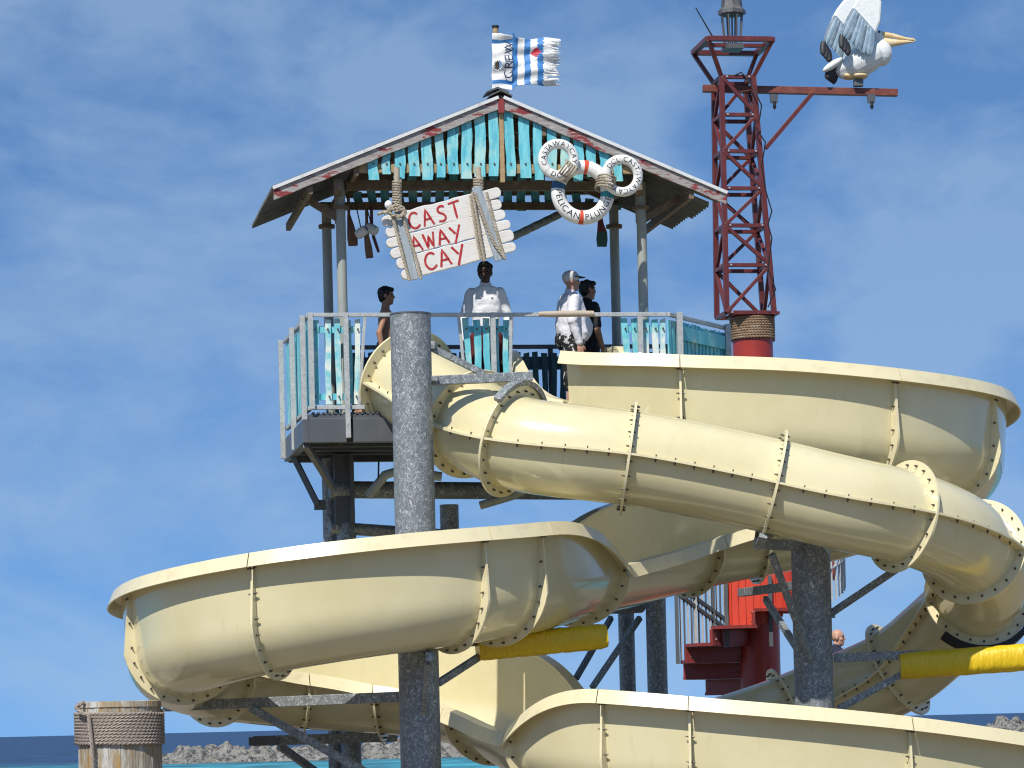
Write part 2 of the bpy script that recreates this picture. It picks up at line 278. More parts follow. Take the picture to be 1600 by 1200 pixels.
# ------------------------------------------------------------------ slide sweeping
def spline(P, per=14):
    P = np.array(P, float); d = np.linalg.norm(np.diff(P[:, :3], axis=0), axis=1); s = np.concatenate([[0], np.cumsum(d)]); n = len(s)
    h = np.diff(s); A = np.zeros((n, n)); B = np.zeros((n, P.shape[1])); A[0, 0] = A[-1, -1] = 1
    for i in range(1, n-1):
        A[i, i-1] = h[i-1]; A[i, i] = 2*(h[i-1]+h[i]); A[i, i+1] = h[i]
        B[i] = 6*((P[i+1]-P[i])/h[i]-(P[i]-P[i-1])/h[i-1])
    M = np.linalg.solve(A, B)
    def ev(x):
        i = min(max(int(np.searchsorted(s, x))-1, 0), n-2); a = s[i+1]-x; b = x-s[i]; H = h[i]
        return M[i]*a**3/(6*H)+M[i+1]*b**3/(6*H)+(P[i]/H-M[i]*H/6)*a+(P[i+1]/H-M[i+1]*H/6)*b
    return s, ev
def smooth_path(pts, width=0.7, step=0.07):
    """even samples along a spline through pts, rounded with a running mean; returns samples, and the sample index nearest each control point"""
    s, ev = spline(pts); n = int(s[-1]/step); xs = np.linspace(0, s[-1], n+1); S = np.array([ev(x) for x in xs])
    k = max(1, int(width/step/2)); T = S.copy()
    for i in range(len(S)):
        q = min(k, i, len(S)-1-i); T[i] = S[i-q:i+q+1].mean(axis=0)
    idx = [int(round(x/s[-1]*n)) for x in s]
    return [Vector(p) for p in T], idx
def frames(path):
    out = []
    for i in range(len(path)):
        t = (path[min(i+1, len(path)-1)]-path[max(i-1, 0)]).normalized(); r = t.cross(Z).normalized(); out.append((t, r, r.cross(t)))
    return out
FR = 0.55; TH = 0.03; NA = 11; NS = 5
def half_prof(h, r):                    # from the bottom to the rim of one side: (outward, height)
    ha = min(h*0.92, FR); th = math.acos(max(-1, (FR-ha)/FR)); out = []
    for i in range(1, NA+1):
        a = th*i/NA; out.append((math.sin(a)*r, FR-math.cos(a)*r))
    w, z = out[-1]; zt = h
    for i in range(1, NS+1): out.append((w+0.07*(zt-z)*i/NS, z+(zt-z)*i/NS))
    return out
def prof(hL, hR, off=0.0):
    r = FR+off; L = half_prof(hL, r); Rr = half_prof(hR, r)
    return [(-w, z) for w, z in L[::-1]]+[(0, -off)]+Rr
def sweep(rings, closed=True, cap=True):
    n = len(rings[0]); k = len(rings); m = MB(); vs = [p for r in rings for p in r]
    jn = n if closed else n-1
    f = [[i*n+j, i*n+(j+1) % n, (i+1)*n+(j+1) % n, (i+1)*n+j] for i in range(k-1) for j in range(jn)]
    m.add(vs, f)
    return m, n, k
def flip_check(m):
    bm = bmesh.new()
    vs = [bm.verts.new(p) for p in m.v]
    for f in m.f:
        try: bm.faces.new([vs[i] for i in f])
        except ValueError: pass
    bmesh.ops.recalc_face_normals(bm, faces=bm.faces); bm.verts.index_update()
    m.v = [v.co.copy() for v in bm.verts]; m.f = [[v.index for v in f.verts] for f in bm.faces]; m.m = [0]*len(m.f); bm.free(); return m
def ss(t): t = min(1, max(0, t)); return t*t*(3-2*t)
def ease(a, b, t):                       # walls swell and drop in quarter arcs between joints
    return a+(b-a)*math.sin(math.pi/2*t) if b > a else b+(a-b)*math.cos(math.pi/2*t)
def flume(root, ctrl, names):
    """ctrl: (px, py, Y, (hL,hR) [, (hL,hR) after a step], joint?)"""
    path, idx = smooth_path([at(c[0], c[1], c[2]) for c in ctrl]); fr = frames(path)
    joints = [i for i, c in enumerate(ctrl) if c[4]]
    sec = []
    for q in range(len(joints)-1):
        c0, c1 = joints[q], joints[q+1]; i0, i1 = idx[c0], idx[c1]
        ks = list(range(c0, c1+1)); hs = [ctrl[k][3] for k in ks]
        if ctrl[c0][5]: hs[0] = ctrl[c0][5]
        kid = [idx[k] for k in ks]; rings = []; lipL = []; lipR = []; H = []
        def P(i, w, z): t, r, u = fr[i]; return path[i]+r*w+Z*z
        for i in range(i0, i1+1):
            j = 0
            while j < len(kid)-2 and i > kid[j+1]: j += 1
            if q == 0: t = ss((i-kid[j])/max(1, kid[j+1]-kid[j])); hL = hs[j][0]+(hs[j+1][0]-hs[j][0])*t; hR = hs[j][1]+(hs[j+1][1]-hs[j][1])*t
            else: t = (i-i0)/max(1, i1-i0); hL = ease(hs[0][0], hs[-1][0], t); hR = ease(hs[0][1], hs[-1][1], t)
            H.append((hL, hR)); o = prof(hL, hR); inn = prof(hL, hR, -TH)
            rings.append([P(i, w, z) for w, z in o]+[P(i, w, z) for w, z in inn[::-1]])
            L = [(-0.035, -0.01), (-0.035, 0.022), (0.10, 0.022), (0.16, -0.125), (0.143, -0.129), (0.088, 0.0), (0.0, -0.002)]
            lipL.append([P(i, o[0][0]-w, hL+z) for w, z in L]); lipR.append([P(i, o[-1][0]+w, hR+z) for w, z in L])
        g = 0 if q == 0 else 0
        m, n, k = sweep(rings); m.f += [list(range(n)), [(k-1)*n+j for j in range(n)]]; m.m += [0, 0]
        s = flip_check(m).build('flume_section', cream, root, smooth=35)
        for lp in (lipL, lipR):
            a, n, k = sweep(lp)
            t0, t1 = fr[i0][0]*0.006, fr[i1][0]*-0.006        # the fine gap of a butt joint
            for j in range(n): a.v[j] = a.v[j]+t0; a.v[(k-1)*n+j] = a.v[(k-1)*n+j]+t1
            a.f += [list(range(n)), [(k-1)*n+j for j in range(n)]]; a.m += [0, 0]; flip_check(a).build('rim_trim', cream_lip, s, smooth=30)
        # bolted flange at the end of the section
        for (ii, (hL, hR)) in ([(i1, H[-1])] if q else [(i0, H[0]), (i1, H[-1])]):
            t, r, u = fr[ii]; o = prof(hL, hR); n = len(o)
            def outw(kk):
                w, z = o[kk]; h = hL if w < 0 else hR
                if z < FR*0.75: nrm = Vector((w, z-FR)).normalized(); b = 0.085+0.04*(z/(FR*0.75))
                else: nrm = Vector((1 if w > 0 else -1, 0)); b = 0.125*max(0, (h-z)/max(0.05, h-FR*0.75))+0.02
                return nrm, min(b, 0.15)
            m = MB(); vs = []
            for e in (-0.013, 0.013):
                for kk in range(n):
                    nrm, b = outw(kk); w, z = o[kk]
                    for bb in (-0.012, b):
                        x, y = w+nrm.x*bb, z+nrm.y*bb; vs.append(path[ii]+r*x+Z*y+t*e)
            f = []
            for kk in range(n-1):
                a, b = 2*kk, 2*kk+2; N = 2*n
                f += [[a, a+1, b+1, b], [N+a, N+b, N+b+1, N+a+1], [a+1, N+a+1, N+b+1, b+1], [a, b, N+b, N+a]]
            f += [[0, 2*n, 2*n+1, 1], [2*n-2, 2*n-1, 4*n-1, 4*n-2]]
            m.add(vs, f); fl = flip_check(m).build('flange', cream_lip, s, smooth=30)
            bm_ = MB(); acc = 0.1
            for kk in range(1, n-1):
                d = (Vector(o[kk])-Vector(o[kk-1])).length; acc += d
                if acc > 0.135:
                    acc = 0; nrm, b = outw(kk); w, z = o[kk]; e = 0.045
                    c = path[ii]+r*(w+nrm.x*e)+Z*(z+nrm.y*e)
                    bm_.tube([c-t*0.05, c+t*0.05], 0.009, 6); bm_.tube([c-t*0.03, c-t*0.012], 0.014, 6); bm_.tube([c+t*0.012, c+t*0.03], 0.014, 6)
            if bm_.v: stuff(bm_.build('bolts', bolt_m, s))
        sec.append(s)
    return path, fr, idx
lo, hi, md = 0.62, 1.22, 0.9
#        px    py    Y      (hL, hR)   joint  (heights after a step)
OPEN = [(876, 648, 37.4, (0.70, 0.60), 1, None), (880, 652, 36.9, (0.8, 0.78), 0, None), (900, 684, 36.35, (1.0, 0.70), 0, None), (942, 727, 35.82, (1.15, 0.66), 1, (1.15, hi)),
        (1000, 732, 35.62, (0.8, hi), 0, None), (1062, 736, 35.55, (lo, hi), 1, None), (1200, 741, 35.6, (lo, hi), 0, None), (1352, 755, 35.9, (lo, hi), 1, None),
        (1430, 765, 36.35, (lo, hi), 0, None), (1482, 775, 36.9, (lo, hi), 1, None), (1500, 792, 37.6, (lo, hi), 0, None), (1482, 812, 38.3, (lo, hi), 0, None), (1425, 838, 38.85, (lo, hi), 1, None),
        (1330, 870, 39.1, (lo, hi), 0, None), (1180, 903, 39.1, (lo, hi), 1, None), (1078, 924, 38.7, (lo, 1.22), 1, None), (1000, 944, 37.9, (lo, 1.18), 0, None), (945, 958, 37.0, (0.60, 1.05), 0, None),
        (902, 968, 36.2, (0.58, lo), 1, None), (838, 987, 34.9, (1.10, lo), 0, None), (778, 999, 34.15, (hi, lo), 1, None), (708, 1010, 33.65, (hi, lo), 1, None), (580, 1027, 33.3, (hi, lo), 0, None),
        (432, 1051, 33.35, (hi, lo), 1, None), (345, 1071, 33.75, (hi, lo), 0, None), (290, 1089, 34.5, (hi, lo), 1, None), (276, 1103, 35.2, (hi, lo), 0, None), (292, 1115, 35.9, (hi, lo), 0, None), (340, 1126, 36.4, (hi, lo), 1, None),
        (400, 1132, 36.75, (hi, lo), 0, None), (470, 1139, 36.95, (hi, lo), 1, None), (600, 1147, 37.0, (hi, 0.55), 1, None), (700, 1160, 36.75, (1.1, 0.55), 0, None), (770, 1184, 36.1, (1.18, 0.56), 1, None),
        (822, 1212, 35.4, (1.05, 0.58), 0, None), (872, 1235, 34.6, (lo, 0.62), 1, None), (925, 1248, 34.1, (lo, 1.08), 0, None), (985, 1257, 33.8, (lo, hi), 1, None), (1087, 1269, 33.6, (lo, hi), 1, None), (1240, 1284, 33.5, (lo, hi), 0, None), (1392, 1301, 33.6, (lo, hi), 1, None),
        (1560, 1328, 34.1, (lo, hi), 0, None), (1660, 1350, 34.9, (lo, hi), 1, None), (1710, 1375, 36.0, (lo, hi), 0, None), (1690, 1400, 37.2, (lo, hi), 1, None)]
p0 = at(845, 650, 36.6)
open_slide = thing('open_water_slide', (p0.x, p0.y, 0), 'cream open flume winding in a figure eight below the platform', 'water slide')
open_path, open_fr, open_idx = flume(open_slide, OPEN, None)

def tube_slide(root, ctrl, r=0.52):
    path, idx = smooth_path([at(c[0], c[1], c[2]) for c in ctrl], 0.6); fr = frames(path); joints = [i for i, c in enumerate(ctrl) if c[3]]; N = 40
    for q in range(len(joints)-1):
        i0, i1 = idx[joints[q]], idx[joints[q+1]]
        rings = [[path[i]+(fr[i][1]*math.cos(2*math.pi*j/N)+fr[i][2]*math.sin(2*math.pi*j/N))*rr for rr, js in ((r, range(N)),) for j in js] for i in range(i0, i1+1)]
        m, n, k = sweep(rings); inner = [[path[i]+(fr[i][1]*math.cos(2*math.pi*j/N)+fr[i][2]*math.sin(2*math.pi*j/N))*(r-0.03) for j in range(N)] for i in range(i0, i1+1)]
        o = len(m.v); m2, _, _ = sweep(inner); m.add(m2.v, m2.f)
        for e in (0, k-1): m.add([], []); m.f += [[e*n+j, e*n+(j+1) % n, o+e*n+(j+1) % n, o+e*n+j] for j in range(n)]; m.m += [0]*n
        s = flip_check(m).build('tube_section', cream, root, smooth=35)
        for sgn in (-1, 1):                       # lengthwise flange where the two halves are bolted together
            sm, _, k2 = sweep([[path[i]+fr[i][1]*sgn*a+fr[i][2]*b for a, b in ((r-0.01, -0.012), (r+0.105, -0.016), (r+0.105, 0.008), (r-0.01, 0.014))] for i in range(i0, i1+1)])
            sm.f += [[0, 1, 2, 3], [(k2-1)*4+j for j in range(4)]]; sm.m += [0, 0]
            flip_check(sm).build('seam_flange', cream_lip, s)
            b = MB(); acc = 0
            for i in range(i0+2, i1-1):
                acc += (path[i]-path[i-1]).length
                if acc > 0.15:
                    acc = 0; c = path[i]+fr[i][1]*sgn*(r+0.045); u = fr[i][2]; b.tube([c-u*0.05, c+u*0.035], 0.009, 6); b.tube([c-u*0.035, c-u*0.012], 0.014, 6)
            if b.v: stuff(b.build('bolts', bolt_m, s))
        for ii in ([i0, i1] if q == 0 else [i1]):
            ro = r+(0.13 if ii == 0 else 0.115); t, rr, u = fr[ii]; m = MB(); m.lathe([(r-0.01, -0.014), (ro, -0.014), (ro, 0.014), (r-0.01, 0.014), (r-0.01, -0.014)], path[ii], 56, t, cap=False)
            m.build('ring_flange', cream_lip, s, smooth=40)
            b = MB()
            for j in range(22):
                a = 2*math.pi*(j+0.5)/22; c = path[ii]+(rr*math.cos(a)+u*math.sin(a))*(r+0.055)
                b.tube([c-t*0.05, c+t*0.05], 0.009, 6); b.tube([c-t*0.03, c-t*0.012], 0.014, 6); b.tube([c+t*0.012, c+t*0.03], 0.014, 6)
            stuff(b.build('bolts', bolt_m, s))
    return path, fr, idx
TUBE = [(638, 601, 36.25, 1), (674, 620, 35.85, 0), (708, 642, 35.42, 0), (738, 662, 35.05, 1), (764, 677, 34.82, 0), (796, 690, 34.64, 1), (870, 703, 34.46, 0), (985, 716, 34.4, 1), (1100, 737, 34.4, 0), (1208, 760, 34.4, 1),
        (1320, 787, 34.45, 0), (1408, 806, 34.7, 1), (1480, 832, 35.15, 0), (1522, 862, 35.7, 1), (1540, 900, 36.3, 0), (1528, 932, 36.8, 1), (1496, 968, 37.4, 0), (1455, 1005, 37.8, 0), (1402, 1048, 38.1, 1), (1320, 1085, 38.3, 0), (1230, 1122, 38.3, 1), (1100, 1165, 38.0, 0), (990, 1200, 37.5, 1)]
p0 = at(610, 640, 36.0)
tube_root = thing('enclosed_water_slide', (p0.x, p0.y, 0), 'cream enclosed tube slide curving right from the platform in front', 'water slide')
tube_path, tube_fr, tube_idx = tube_slide(tube_root, TUBE)
# ------------------------------------------------------------------ platform under the shelter
pz = FLOOR
plat = thing('slide_platform', hl(0, 1.2, 0), 'raised dark grey steel platform on posts from which both slides start', 'platform')
uL = to_uv(hp(481, 645, 0))[0]; uR = to_uv(hp(1045, 645, 0))[0]; DV = 2.55; uLB = to_uv(hp(450, 690, DV))[0]
m = MB(); m.prism([hl(uL, 0.0, pz-0.05), hl(uR, 0.0, pz-0.05), hl(uR+0.45, 0.9, pz-0.05), hl(uR+0.45, DV, pz-0.05), hl(uLB, DV, pz-0.05)], Z*0.045); m.build('deck_plate', dsteel, plat)
def pbox(name, u0, u1, v0, v1, z0, z1, mt, par=plat, bev=0.006):
    m = MB(); m.frame_box(hl((u0+u1)/2, (v0+v1)/2, (z0+z1)/2), U*((u1-u0)/2), V*((v1-v0)/2), Z*((z1-z0)/2)); return m.build(name, mt, par, bevel=bev)
# grating bearers show as a toothed line below the rail
for i in range(34):
    u = uL+0.05+i*0.062; pbox('grating_bar', u, u+0.03, -0.012, 0.3, pz-0.002, pz+0.02, dsteel, bev=0)
uM = to_uv(hp(543, 660, 0))[0]
pbox('edge_beam', uL+0.01, uM-0.02, -0.06, 0.06, pz-0.33, pz-0.055, dsteel); pbox('edge_beam', uM+0.06, uL+1.1, -0.06, 0.06, pz-0.33, pz-0.055, dsteel)
pbox('edge_beam', uL+1.1, uR, 0.0, 0.1, pz-0.30, pz-0.055, dsteel)
m = MB(); m.bar(hl(uL-0.01, 0.02, pz-0.19), hl(uLB, DV, pz-0.19), 0.10, 0.27); m.build('edge_beam', dsteel, plat, bevel=0.006)
pbox('edge_beam', uLB, uR+0.4, DV-0.1, DV, pz-0.34, pz-0.055, dsteel)
for v in (0.55, 1.1, 1.65, 2.1): pbox('joist', uL, uR, v, v+0.06, pz-0.28, pz-0.055, dsteel)
for u in (-1.6, -0.9, -0.2, 0.5, 1.2, 1.9): pbox('joist', u, u+0.06, 0.1, DV-0.12, pz-0.24, pz-0.055, dsteel)
def post(name, px, v, z0, z1, r, mt, par): b = hp(px, 760, v); m = MB(); m.lathe([(r, z0), (r, z1)], (b.x, b.y, 0), 24); return m.build(name, mt, par, smooth=40)
m = MB(); b = hp(534, 740, 2.0); m.frame_box((b.x, b.y, (pz-0.3+hp(540, 818, 2.0).z)/2), U*0.10, V*0.10, Z*((pz-0.3-hp(540, 818, 2.0).z)/2)); m.build('steel_leg', dsteel, plat, bevel=0.006)
m = MB(); b = hp(549, 740, 1.85); m.frame_box((b.x, b.y, (pz-0.3+hp(540, 818, 1.85).z)/2), U*0.022, V*0.09, Z*((pz-0.3-hp(540, 818, 1.85).z)/2)); m.build('steel_leg', dsteel, plat)
b = hp(541, 822, 2.0); m = MB(); m.lathe([(0.12, -1.0), (0.12, b.z), (0.09, b.z+0.06), (0.0, b.z+0.075)], (b.x, b.y, 0), 20, cap=False); m.build('pile', galv, plat, smooth=40)
post('pile', 514, 2.2, -1.0, pz-0.32, 0.085, galv, plat); bz_ = hp(700, 836, 2.2).z; post('strut', 701, 2.2, bz_, pz-0.9, 0.115, galv, plat)
m = MB(); m.tube([hp(515, 765, 1.95), hp(932, 768, 2.3)], 0.105, 16); m.build('cross_beam', galv, plat, smooth=40)
m = MB(); m.tube([hp(515, 824, 1.95), hp(718, 838, 2.2)], 0.075, 14); m.build('cross_beam', galv, plat, smooth=40)
for (xa_, ya_, va), (xb_, yb_, vb) in [((457, 710, 1.9), (496, 788, 1.8)), ((478, 695, 0.1), (520, 762, 1.2))]:
    m = MB(); m.bar(hp(xa_, ya_, va), hp(xb_, yb_, vb), 0.07, 0.07); m.build('knee_brace', dsteel, plat, bevel=0.005)
m = MB(); m.frame_box(hp(500, 789, 1.85), U*0.07, V*0.03, Z*0.06); m.build('brace_bracket', dsteel, plat)
m = MB(); m.tube([hp(575, 775, 0.9), hp(602, 742, 0.8), hp(625, 735, 0.7), hp(690, 745, 0.6)], 0.055, 12); m.build('drain_pipe', post_gy, plat, smooth=50)
m = MB(); m.tube([hp(592, 712, 0.8), hp(591, 752, 0.8), hp(586, 765, 0.85)], 0.012, 6); m.build('cable', black, plat, smooth=50)
m = MB(); m.tube([hp(750, 790, 1.0), hp(800, 775, 0.9), hp(835, 757, 0.8)], 0.05, 12); m.build('drain_pipe', post_gy, plat, smooth=50)

# ------------------------------------------------------------------ railings with hand-cut turquoise pickets
def picket(par, base, top, w, side, nrm, mt, seed, th=0.02, wob=0.012, name='picket'):
    r = random.Random(seed); n = 7; L, Rr = [], []
    ph = r.random()*6
    for i in range(n+1):
        t = i/n; c = base+(top-base)*t; k = math.sin(t*5+ph)*wob*0.6
        L.append(c+side*(-w/2+k+r.uniform(-1, 1)*wob*0.35)); Rr.append(c+side*(w/2+k+r.uniform(-1, 1)*wob*0.35))
    L[-1] += Z*r.uniform(-.015, .015); Rr[-1] += Z*r.uniform(-.015, .015)
    m = MB(); m.prism(L+Rr[::-1], nrm*th); return m.build(name, mt, par)
rail = thing('platform_railing', hl(0, 0, pz), 'galvanised guard railing with turquoise hand-cut pickets around the slide platform', 'railing')
RZ = hp(640, 492, 0).z               # height of the top rail
def rbar(name, p0, p1, w=0.045, h=0.045, mt=railm): m = MB(); m.bar(p0, p1, w, h); return m.build(name, mt, rail, bevel=0.004)
pB = RZ-1.06
def panel_post(px, v, zb, w=0.06):
    b = hp(px, 500, v); m = MB(); m.frame_box((b.x, b.y, (zb+RZ+0.02)/2), U*(w/2), V*0.03, Z*((RZ+0.02-zb)/2)); return m.build('rail_post', railm, rail, bevel=0.004)
def P(px, z, v): b = hp(px, 560, v); return Vector((b.x, b.y, z))
rbar('top_rail', P(487, RZ, 0), P(1043, RZ, 0))
rbar('bottom_rail', P(487, pB, 0), P(568, pB, 0))
for px, zb in ((485, pB-0.02), (540, pz-0.28), (770, pB), (1000, pB)): panel_post(px, -0.035, zb, 0.058)
rbar('panel_bar', P(572, RZ, 0), P(559, pB, 0), 0.035, 0.035); rbar('panel_bar', P(718, RZ, 0), P(728, pB+0.1, 0), 0.035, 0.035); rbar('panel_bar', P(800, RZ, 0), P(796, pB+0.1, 0), 0.035, 0.035)
PF = [(495, 491, 10.5, 0), (513, 513, 9.5, 1), (529, 528, 9, 1), (547, 546, 7, 0), (561, 555, 8.5, 1), (729, 734, 9.5, 0), (746, 747, 11, 0), (761, 762, 9.5, 0), (778, 777, 6, 0), (792, 790, 9, 0),
      (977, 983, 10, 0), (992, 995, 9, 0), (1010, 1010, 9, 1), (1025, 1026, 10, 1), (1037, 1037, 8, 1)]
for i, (xt, xb, w, pale) in enumerate(PF):
    picket(rail, P(xb, pB+0.04, 0.03), P(xt, RZ-0.045, 0.03), w/136, U, V*1.0, teal_pale if pale else teal, 100+i)
for a, b_ in ((493, 565), (728, 796), (972, 1040)):
    for z in (RZ-0.16,) if a != 493 else (RZ-0.16, pB+0.13):
        m = MB(); m.bar(P(a, z, 0.065), P(b_, z, 0.065), 0.02, 0.075); m.build('picket_rail', teal, rail)
    nb = MB()
    for (xt, xb, w, pale) in PF:
        if a <= xt <= b_:
            for z in (RZ-0.16, pB+0.13):
                c = P(xt+(xb-xt)*(RZ-z), z, 0.03); nb.tube([c, c-V*0.03], 0.011, 6)
    stuff(nb.build('bolts', bolt_m, rail))
# left side, running back along the deck
def Q(t, z, o=0): p = P(484, z, 0.0); q = P(446, z, DV-0.1); return p+(q-p)*t+(q-p).normalized().cross(Z)*o
rbar('top_rail', Q(0.02, RZ), Q(1, RZ)); rbar('bottom_rail', Q(0.02, pB), Q(1, pB))
for t in (0.06, 0.5, 0.98):
    m = MB(); c = Q(t, (RZ+0.01+pz-0.30)/2, -0.06); m.frame_box(c, U*0.03, V*0.03, Z*((RZ+0.01-pz+0.30)/2)); m.build('rail_post', railm, rail, bevel=0.004)
sdv = (Q(1, 0)-Q(0, 0)).normalized()
for i in range(15):
    t = 0.08+i*0.062; picket(rail, Q(t, pB+0.03), Q(t, RZ-0.05), 0.118, sdv, sdv.cross(Z), teal, 200+i)
for z in (RZ-0.16, pB+0.13): m = MB(); m.bar(Q(0.05, z, 0.03), Q(0.97, z, 0.03), 0.02, 0.075); m.build('picket_rail', teal, rail)
# right side, turning back to the stair
def S(t, z, o=0): p = P(1046, z, 0.0); q = P(1134, z, 1.25); d = (q-p); return p+d*t+d.normalized().cross(Z)*o
rbar('top_rail', S(0, RZ), S(1.05, RZ)); sdr = (S(1, 0)-S(0, 0)).normalized()
for t in (0.12, 0.98):
    m = MB(); c = S(t, (RZ+0.04+pB)/2, 0.05); m.frame_box(c, U*0.035, V*0.035, Z*((RZ+0.04-pB)/2)); m.build('rail_post', railm, rail, bevel=0.004)
for i in range(16):
    t = 0.02+i*0.066; picket(rail, S(t, pB+0.02), S(t, RZ-0.06), 0.068, sdr, -sdr.cross(Z), teal, 240+i)
m = MB(); m.bar(S(0.15, RZ-0.19, 0.02), S(0.97, RZ-0.19, 0.02), 0.03, 0.16); m.build('picket_rail', teal, rail)
m = MB(); m.tube([P(843, RZ+0.005, -0.01), P(860, RZ+0.004, -0.01), P(905, RZ+0.01, -0.01), P(929, RZ+0.008, -0.01)], [0.028, 0.036, 0.037, 0.034], 12)
tag(m.build('rail_cushion', mat('beige vinyl wrap', (0.46, 0.38, 0.30), 0.7, bump=(16, 0.4, 0.02, (3, 1, 1))), smooth=50), 'beige padded wrap around the top rail in front of the man in a cap', 'pad')
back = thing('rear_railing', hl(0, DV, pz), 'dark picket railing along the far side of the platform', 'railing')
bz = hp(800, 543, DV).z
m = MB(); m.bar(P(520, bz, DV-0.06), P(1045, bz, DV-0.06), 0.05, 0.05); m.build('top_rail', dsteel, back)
for z in (bz-0.20, pz+0.15): m = MB(); m.bar(P(520, z, DV-0.04), P(1045, z, DV-0.04), 0.03, 0.16); m.build('picket_rail', teal_shaded, back)
for i in range(37): picket(back, P(524+i*14.2, pz+0.02, DV-0.08), P(524+i*14.2, bz-0.07, DV-0.08), 0.072, U, V, teal_shaded, 300+i)
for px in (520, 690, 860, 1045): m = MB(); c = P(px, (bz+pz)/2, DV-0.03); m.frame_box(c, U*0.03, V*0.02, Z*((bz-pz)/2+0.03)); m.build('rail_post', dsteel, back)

# ------------------------------------------------------------------ shelter
hut = thing('gable_shelter', hl(0, 1.0, pz), 'open shelter with corrugated gable roof and turquoise gable slats on four posts', 'shelter')
VF, VB = -0.32, 2.42
apex = hp(783, 168, VF); eL = hp(428, 311, VF); eR = hp(1135, 318, VF)        # undersides of the fascia line
ua, za = to_uv(apex)[0], apex.z; ul, zl = to_uv(eL)[0], eL.z; ur, zr = to_uv(eR)[0], eR.z
def zroof(u): return za+(zl-za)*(u-ua)/(ul-ua) if u < ua else za+(zr-za)*(u-ua)/(ur-ua)
def sheet(u0, u1, v0, v1, lift):
    n = int((v1-v0)/0.0115); m = MB(); vs = []
    for j in range(2):
        for i in range(n+1):
            v = v0+(v1-v0)*i/n; w = 0.027*math.cos(2*math.pi*v/0.135)
            for u in (u0, u1): vs.append(hl(u, v, zroof(u)+lift+w+j*0.006))
    N = 2*(n+1); f = []
    for i in range(n): f += [[2*i, 2*i+2, 2*i+3, 2*i+1], [N+2*i, N+2*i+1, N+2*i+3, N+2*i+2], [2*i, N+2*i, N+2*i+2, 2*i+2], [2*i+1, 2*i+3, N+2*i+3, N+2*i+1]]
    f += [[0, 1, N+1, N], [2*n, N+2*n, N+2*n+1, 2*n+1]]
    m.add(vs, f); return flip_check(m).build('roof_sheet', zinc, hut, smooth=40)
for k in range(3):
    v0 = VF+0.01+k*0.92; sheet(ul-0.02, ua, v0, min(v0+0.94, VB+0.02), 0.13+0.008*(k % 2))
for k, (e, v0, v1) in enumerate(((0.02, VF+0.01, VF+0.60), (-0.30, VF+0.60, VF+0.86), (0.0, VF+0.86, VF+1.75), (-0.04, VF+1.75, VB))): sheet(ua, ur+e, v0, v1, 0.13+0.008*(k % 2))
m = MB(); rz = za+0.17
m.prism([hl(ua-0.13, VF-0.03, rz-0.045), hl(ua, VF-0.03, rz+0.015), hl(ua+0.13, VF-0.03, rz-0.045), hl(ua+0.13, VF-0.03, rz-0.03), hl(ua, VF-0.03, rz+0.03), hl(ua-0.13, VF-0.03, rz-0.03)][::-1], V*(VB-VF+0.06)); m.build('ridge_cap', zinc, hut)
def fascia(u0, u1, v): 
    m = MB(); n = 14; t, b = [], []
    for i in range(n+1):
        u = u0+(u1-u0)*i/n; t.append(hl(u, v, zroof(u)+0.105)); b.append(hl(u, v, zroof(u)-0.005+random.uniform(-0.008, 0.008)))
    m.prism(t+b[::-1], V*0.035); return m.build('fascia_board', fascia_m, hut)
for v in (VF,): fascia(ul, ua, v); fascia(ua+0.002, ur, v)
edge_strip_m = mat('pale lit sheet edge', (0.66, 0.67, 0.67), 0.4, var=[(9, (0.45, 0.44, 0.42), 0.55, 0.75, I3, 5)])  # pale strip standing in for the sunlit edge of the roof sheets
for u0, u1 in ((ul-0.01, ua-0.03), (ua+0.03, ur+0.01)): m = MB(); m.bar(hl(u0, VF-0.012, zroof(u0)+0.128), hl(u1, VF-0.012, zroof(u1)+0.128), 0.03, 0.036); m.build('lit_edge_strip', edge_strip_m, hut)
m = MB(); m.prism([hl(ua-0.035, VF-0.012, za+0.10), hl(ua+0.035, VF-0.012, za+0.10), hl(ua+0.035, VF-0.012, za-0.06), hl(ua-0.035, VF-0.012, za-0.06)], V*0.03)
m.build('apex_plate', mat('dark red flaking paint', (0.24, 0.03, 0.03), 0.6, var=[(20, (0.4, 0.35, 0.33), 0.6, 0.7, I3, 5)]), hut)
for v in (0.35, 1.05, 1.8): 
    for (u0, u1) in ((ul+1.05, ua-0.03), (ua+0.03, ur-1.05)):
        m = MB(); m.bar(hl(u0, v, zroof(u0)+0.035), hl(u1, v, zroof(u1)+0.035), 0.06, 0.13); m.build('rafter', wood_dk, hut)
for u in (ul+0.42, ul+0.95, ua-0.5, ua+0.5, ur-1.0, ur-0.40): m = MB(); m.bar(hl(u, VF+0.05, zroof(u)-0.055 if u not in () else 0), hl(u, VB-0.05, zroof(u)-0.055), 0.055, 0.09); m.build('purlin', wood_dk, hut)
GZ = [(575, 592, 281), (597, 611, 272), (616, 634, 279), (638, 656, 275), (659, 677, 281), (681, 696, 277), (700, 718, 272), (721, 739, 279), (742, 760, 276), (764, 781, 275), (790, 806, 275), (812, 830, 278), (834, 850, 281), (855, 871, 274), (877, 892, 277), (897, 913, 283), (917, 933, 276), (937, 955, 279), (959, 974, 283)]
for i, (x0, x1, yb) in enumerate(GZ):
    xc_ = (x0+x1)/2; b = hp(xc_, yb, -0.27); u = to_uv(b)[0]; top = hl(u, -0.27, zroof(u)+0.05)
    o = picket(hut, Vector(b), top, (x1-x0-1.5)/136, U, V, teal, 400+i, 0.022, 0.014, 'gable_slat')
m = MB()
for i, (x0, x1, yb) in enumerate(GZ): c = hp((x0+x1)/2, 256, -0.27); m.tube([c, c-V*0.012], 0.012, 6)
stuff(m.build('bolts', bolt_m, hut))
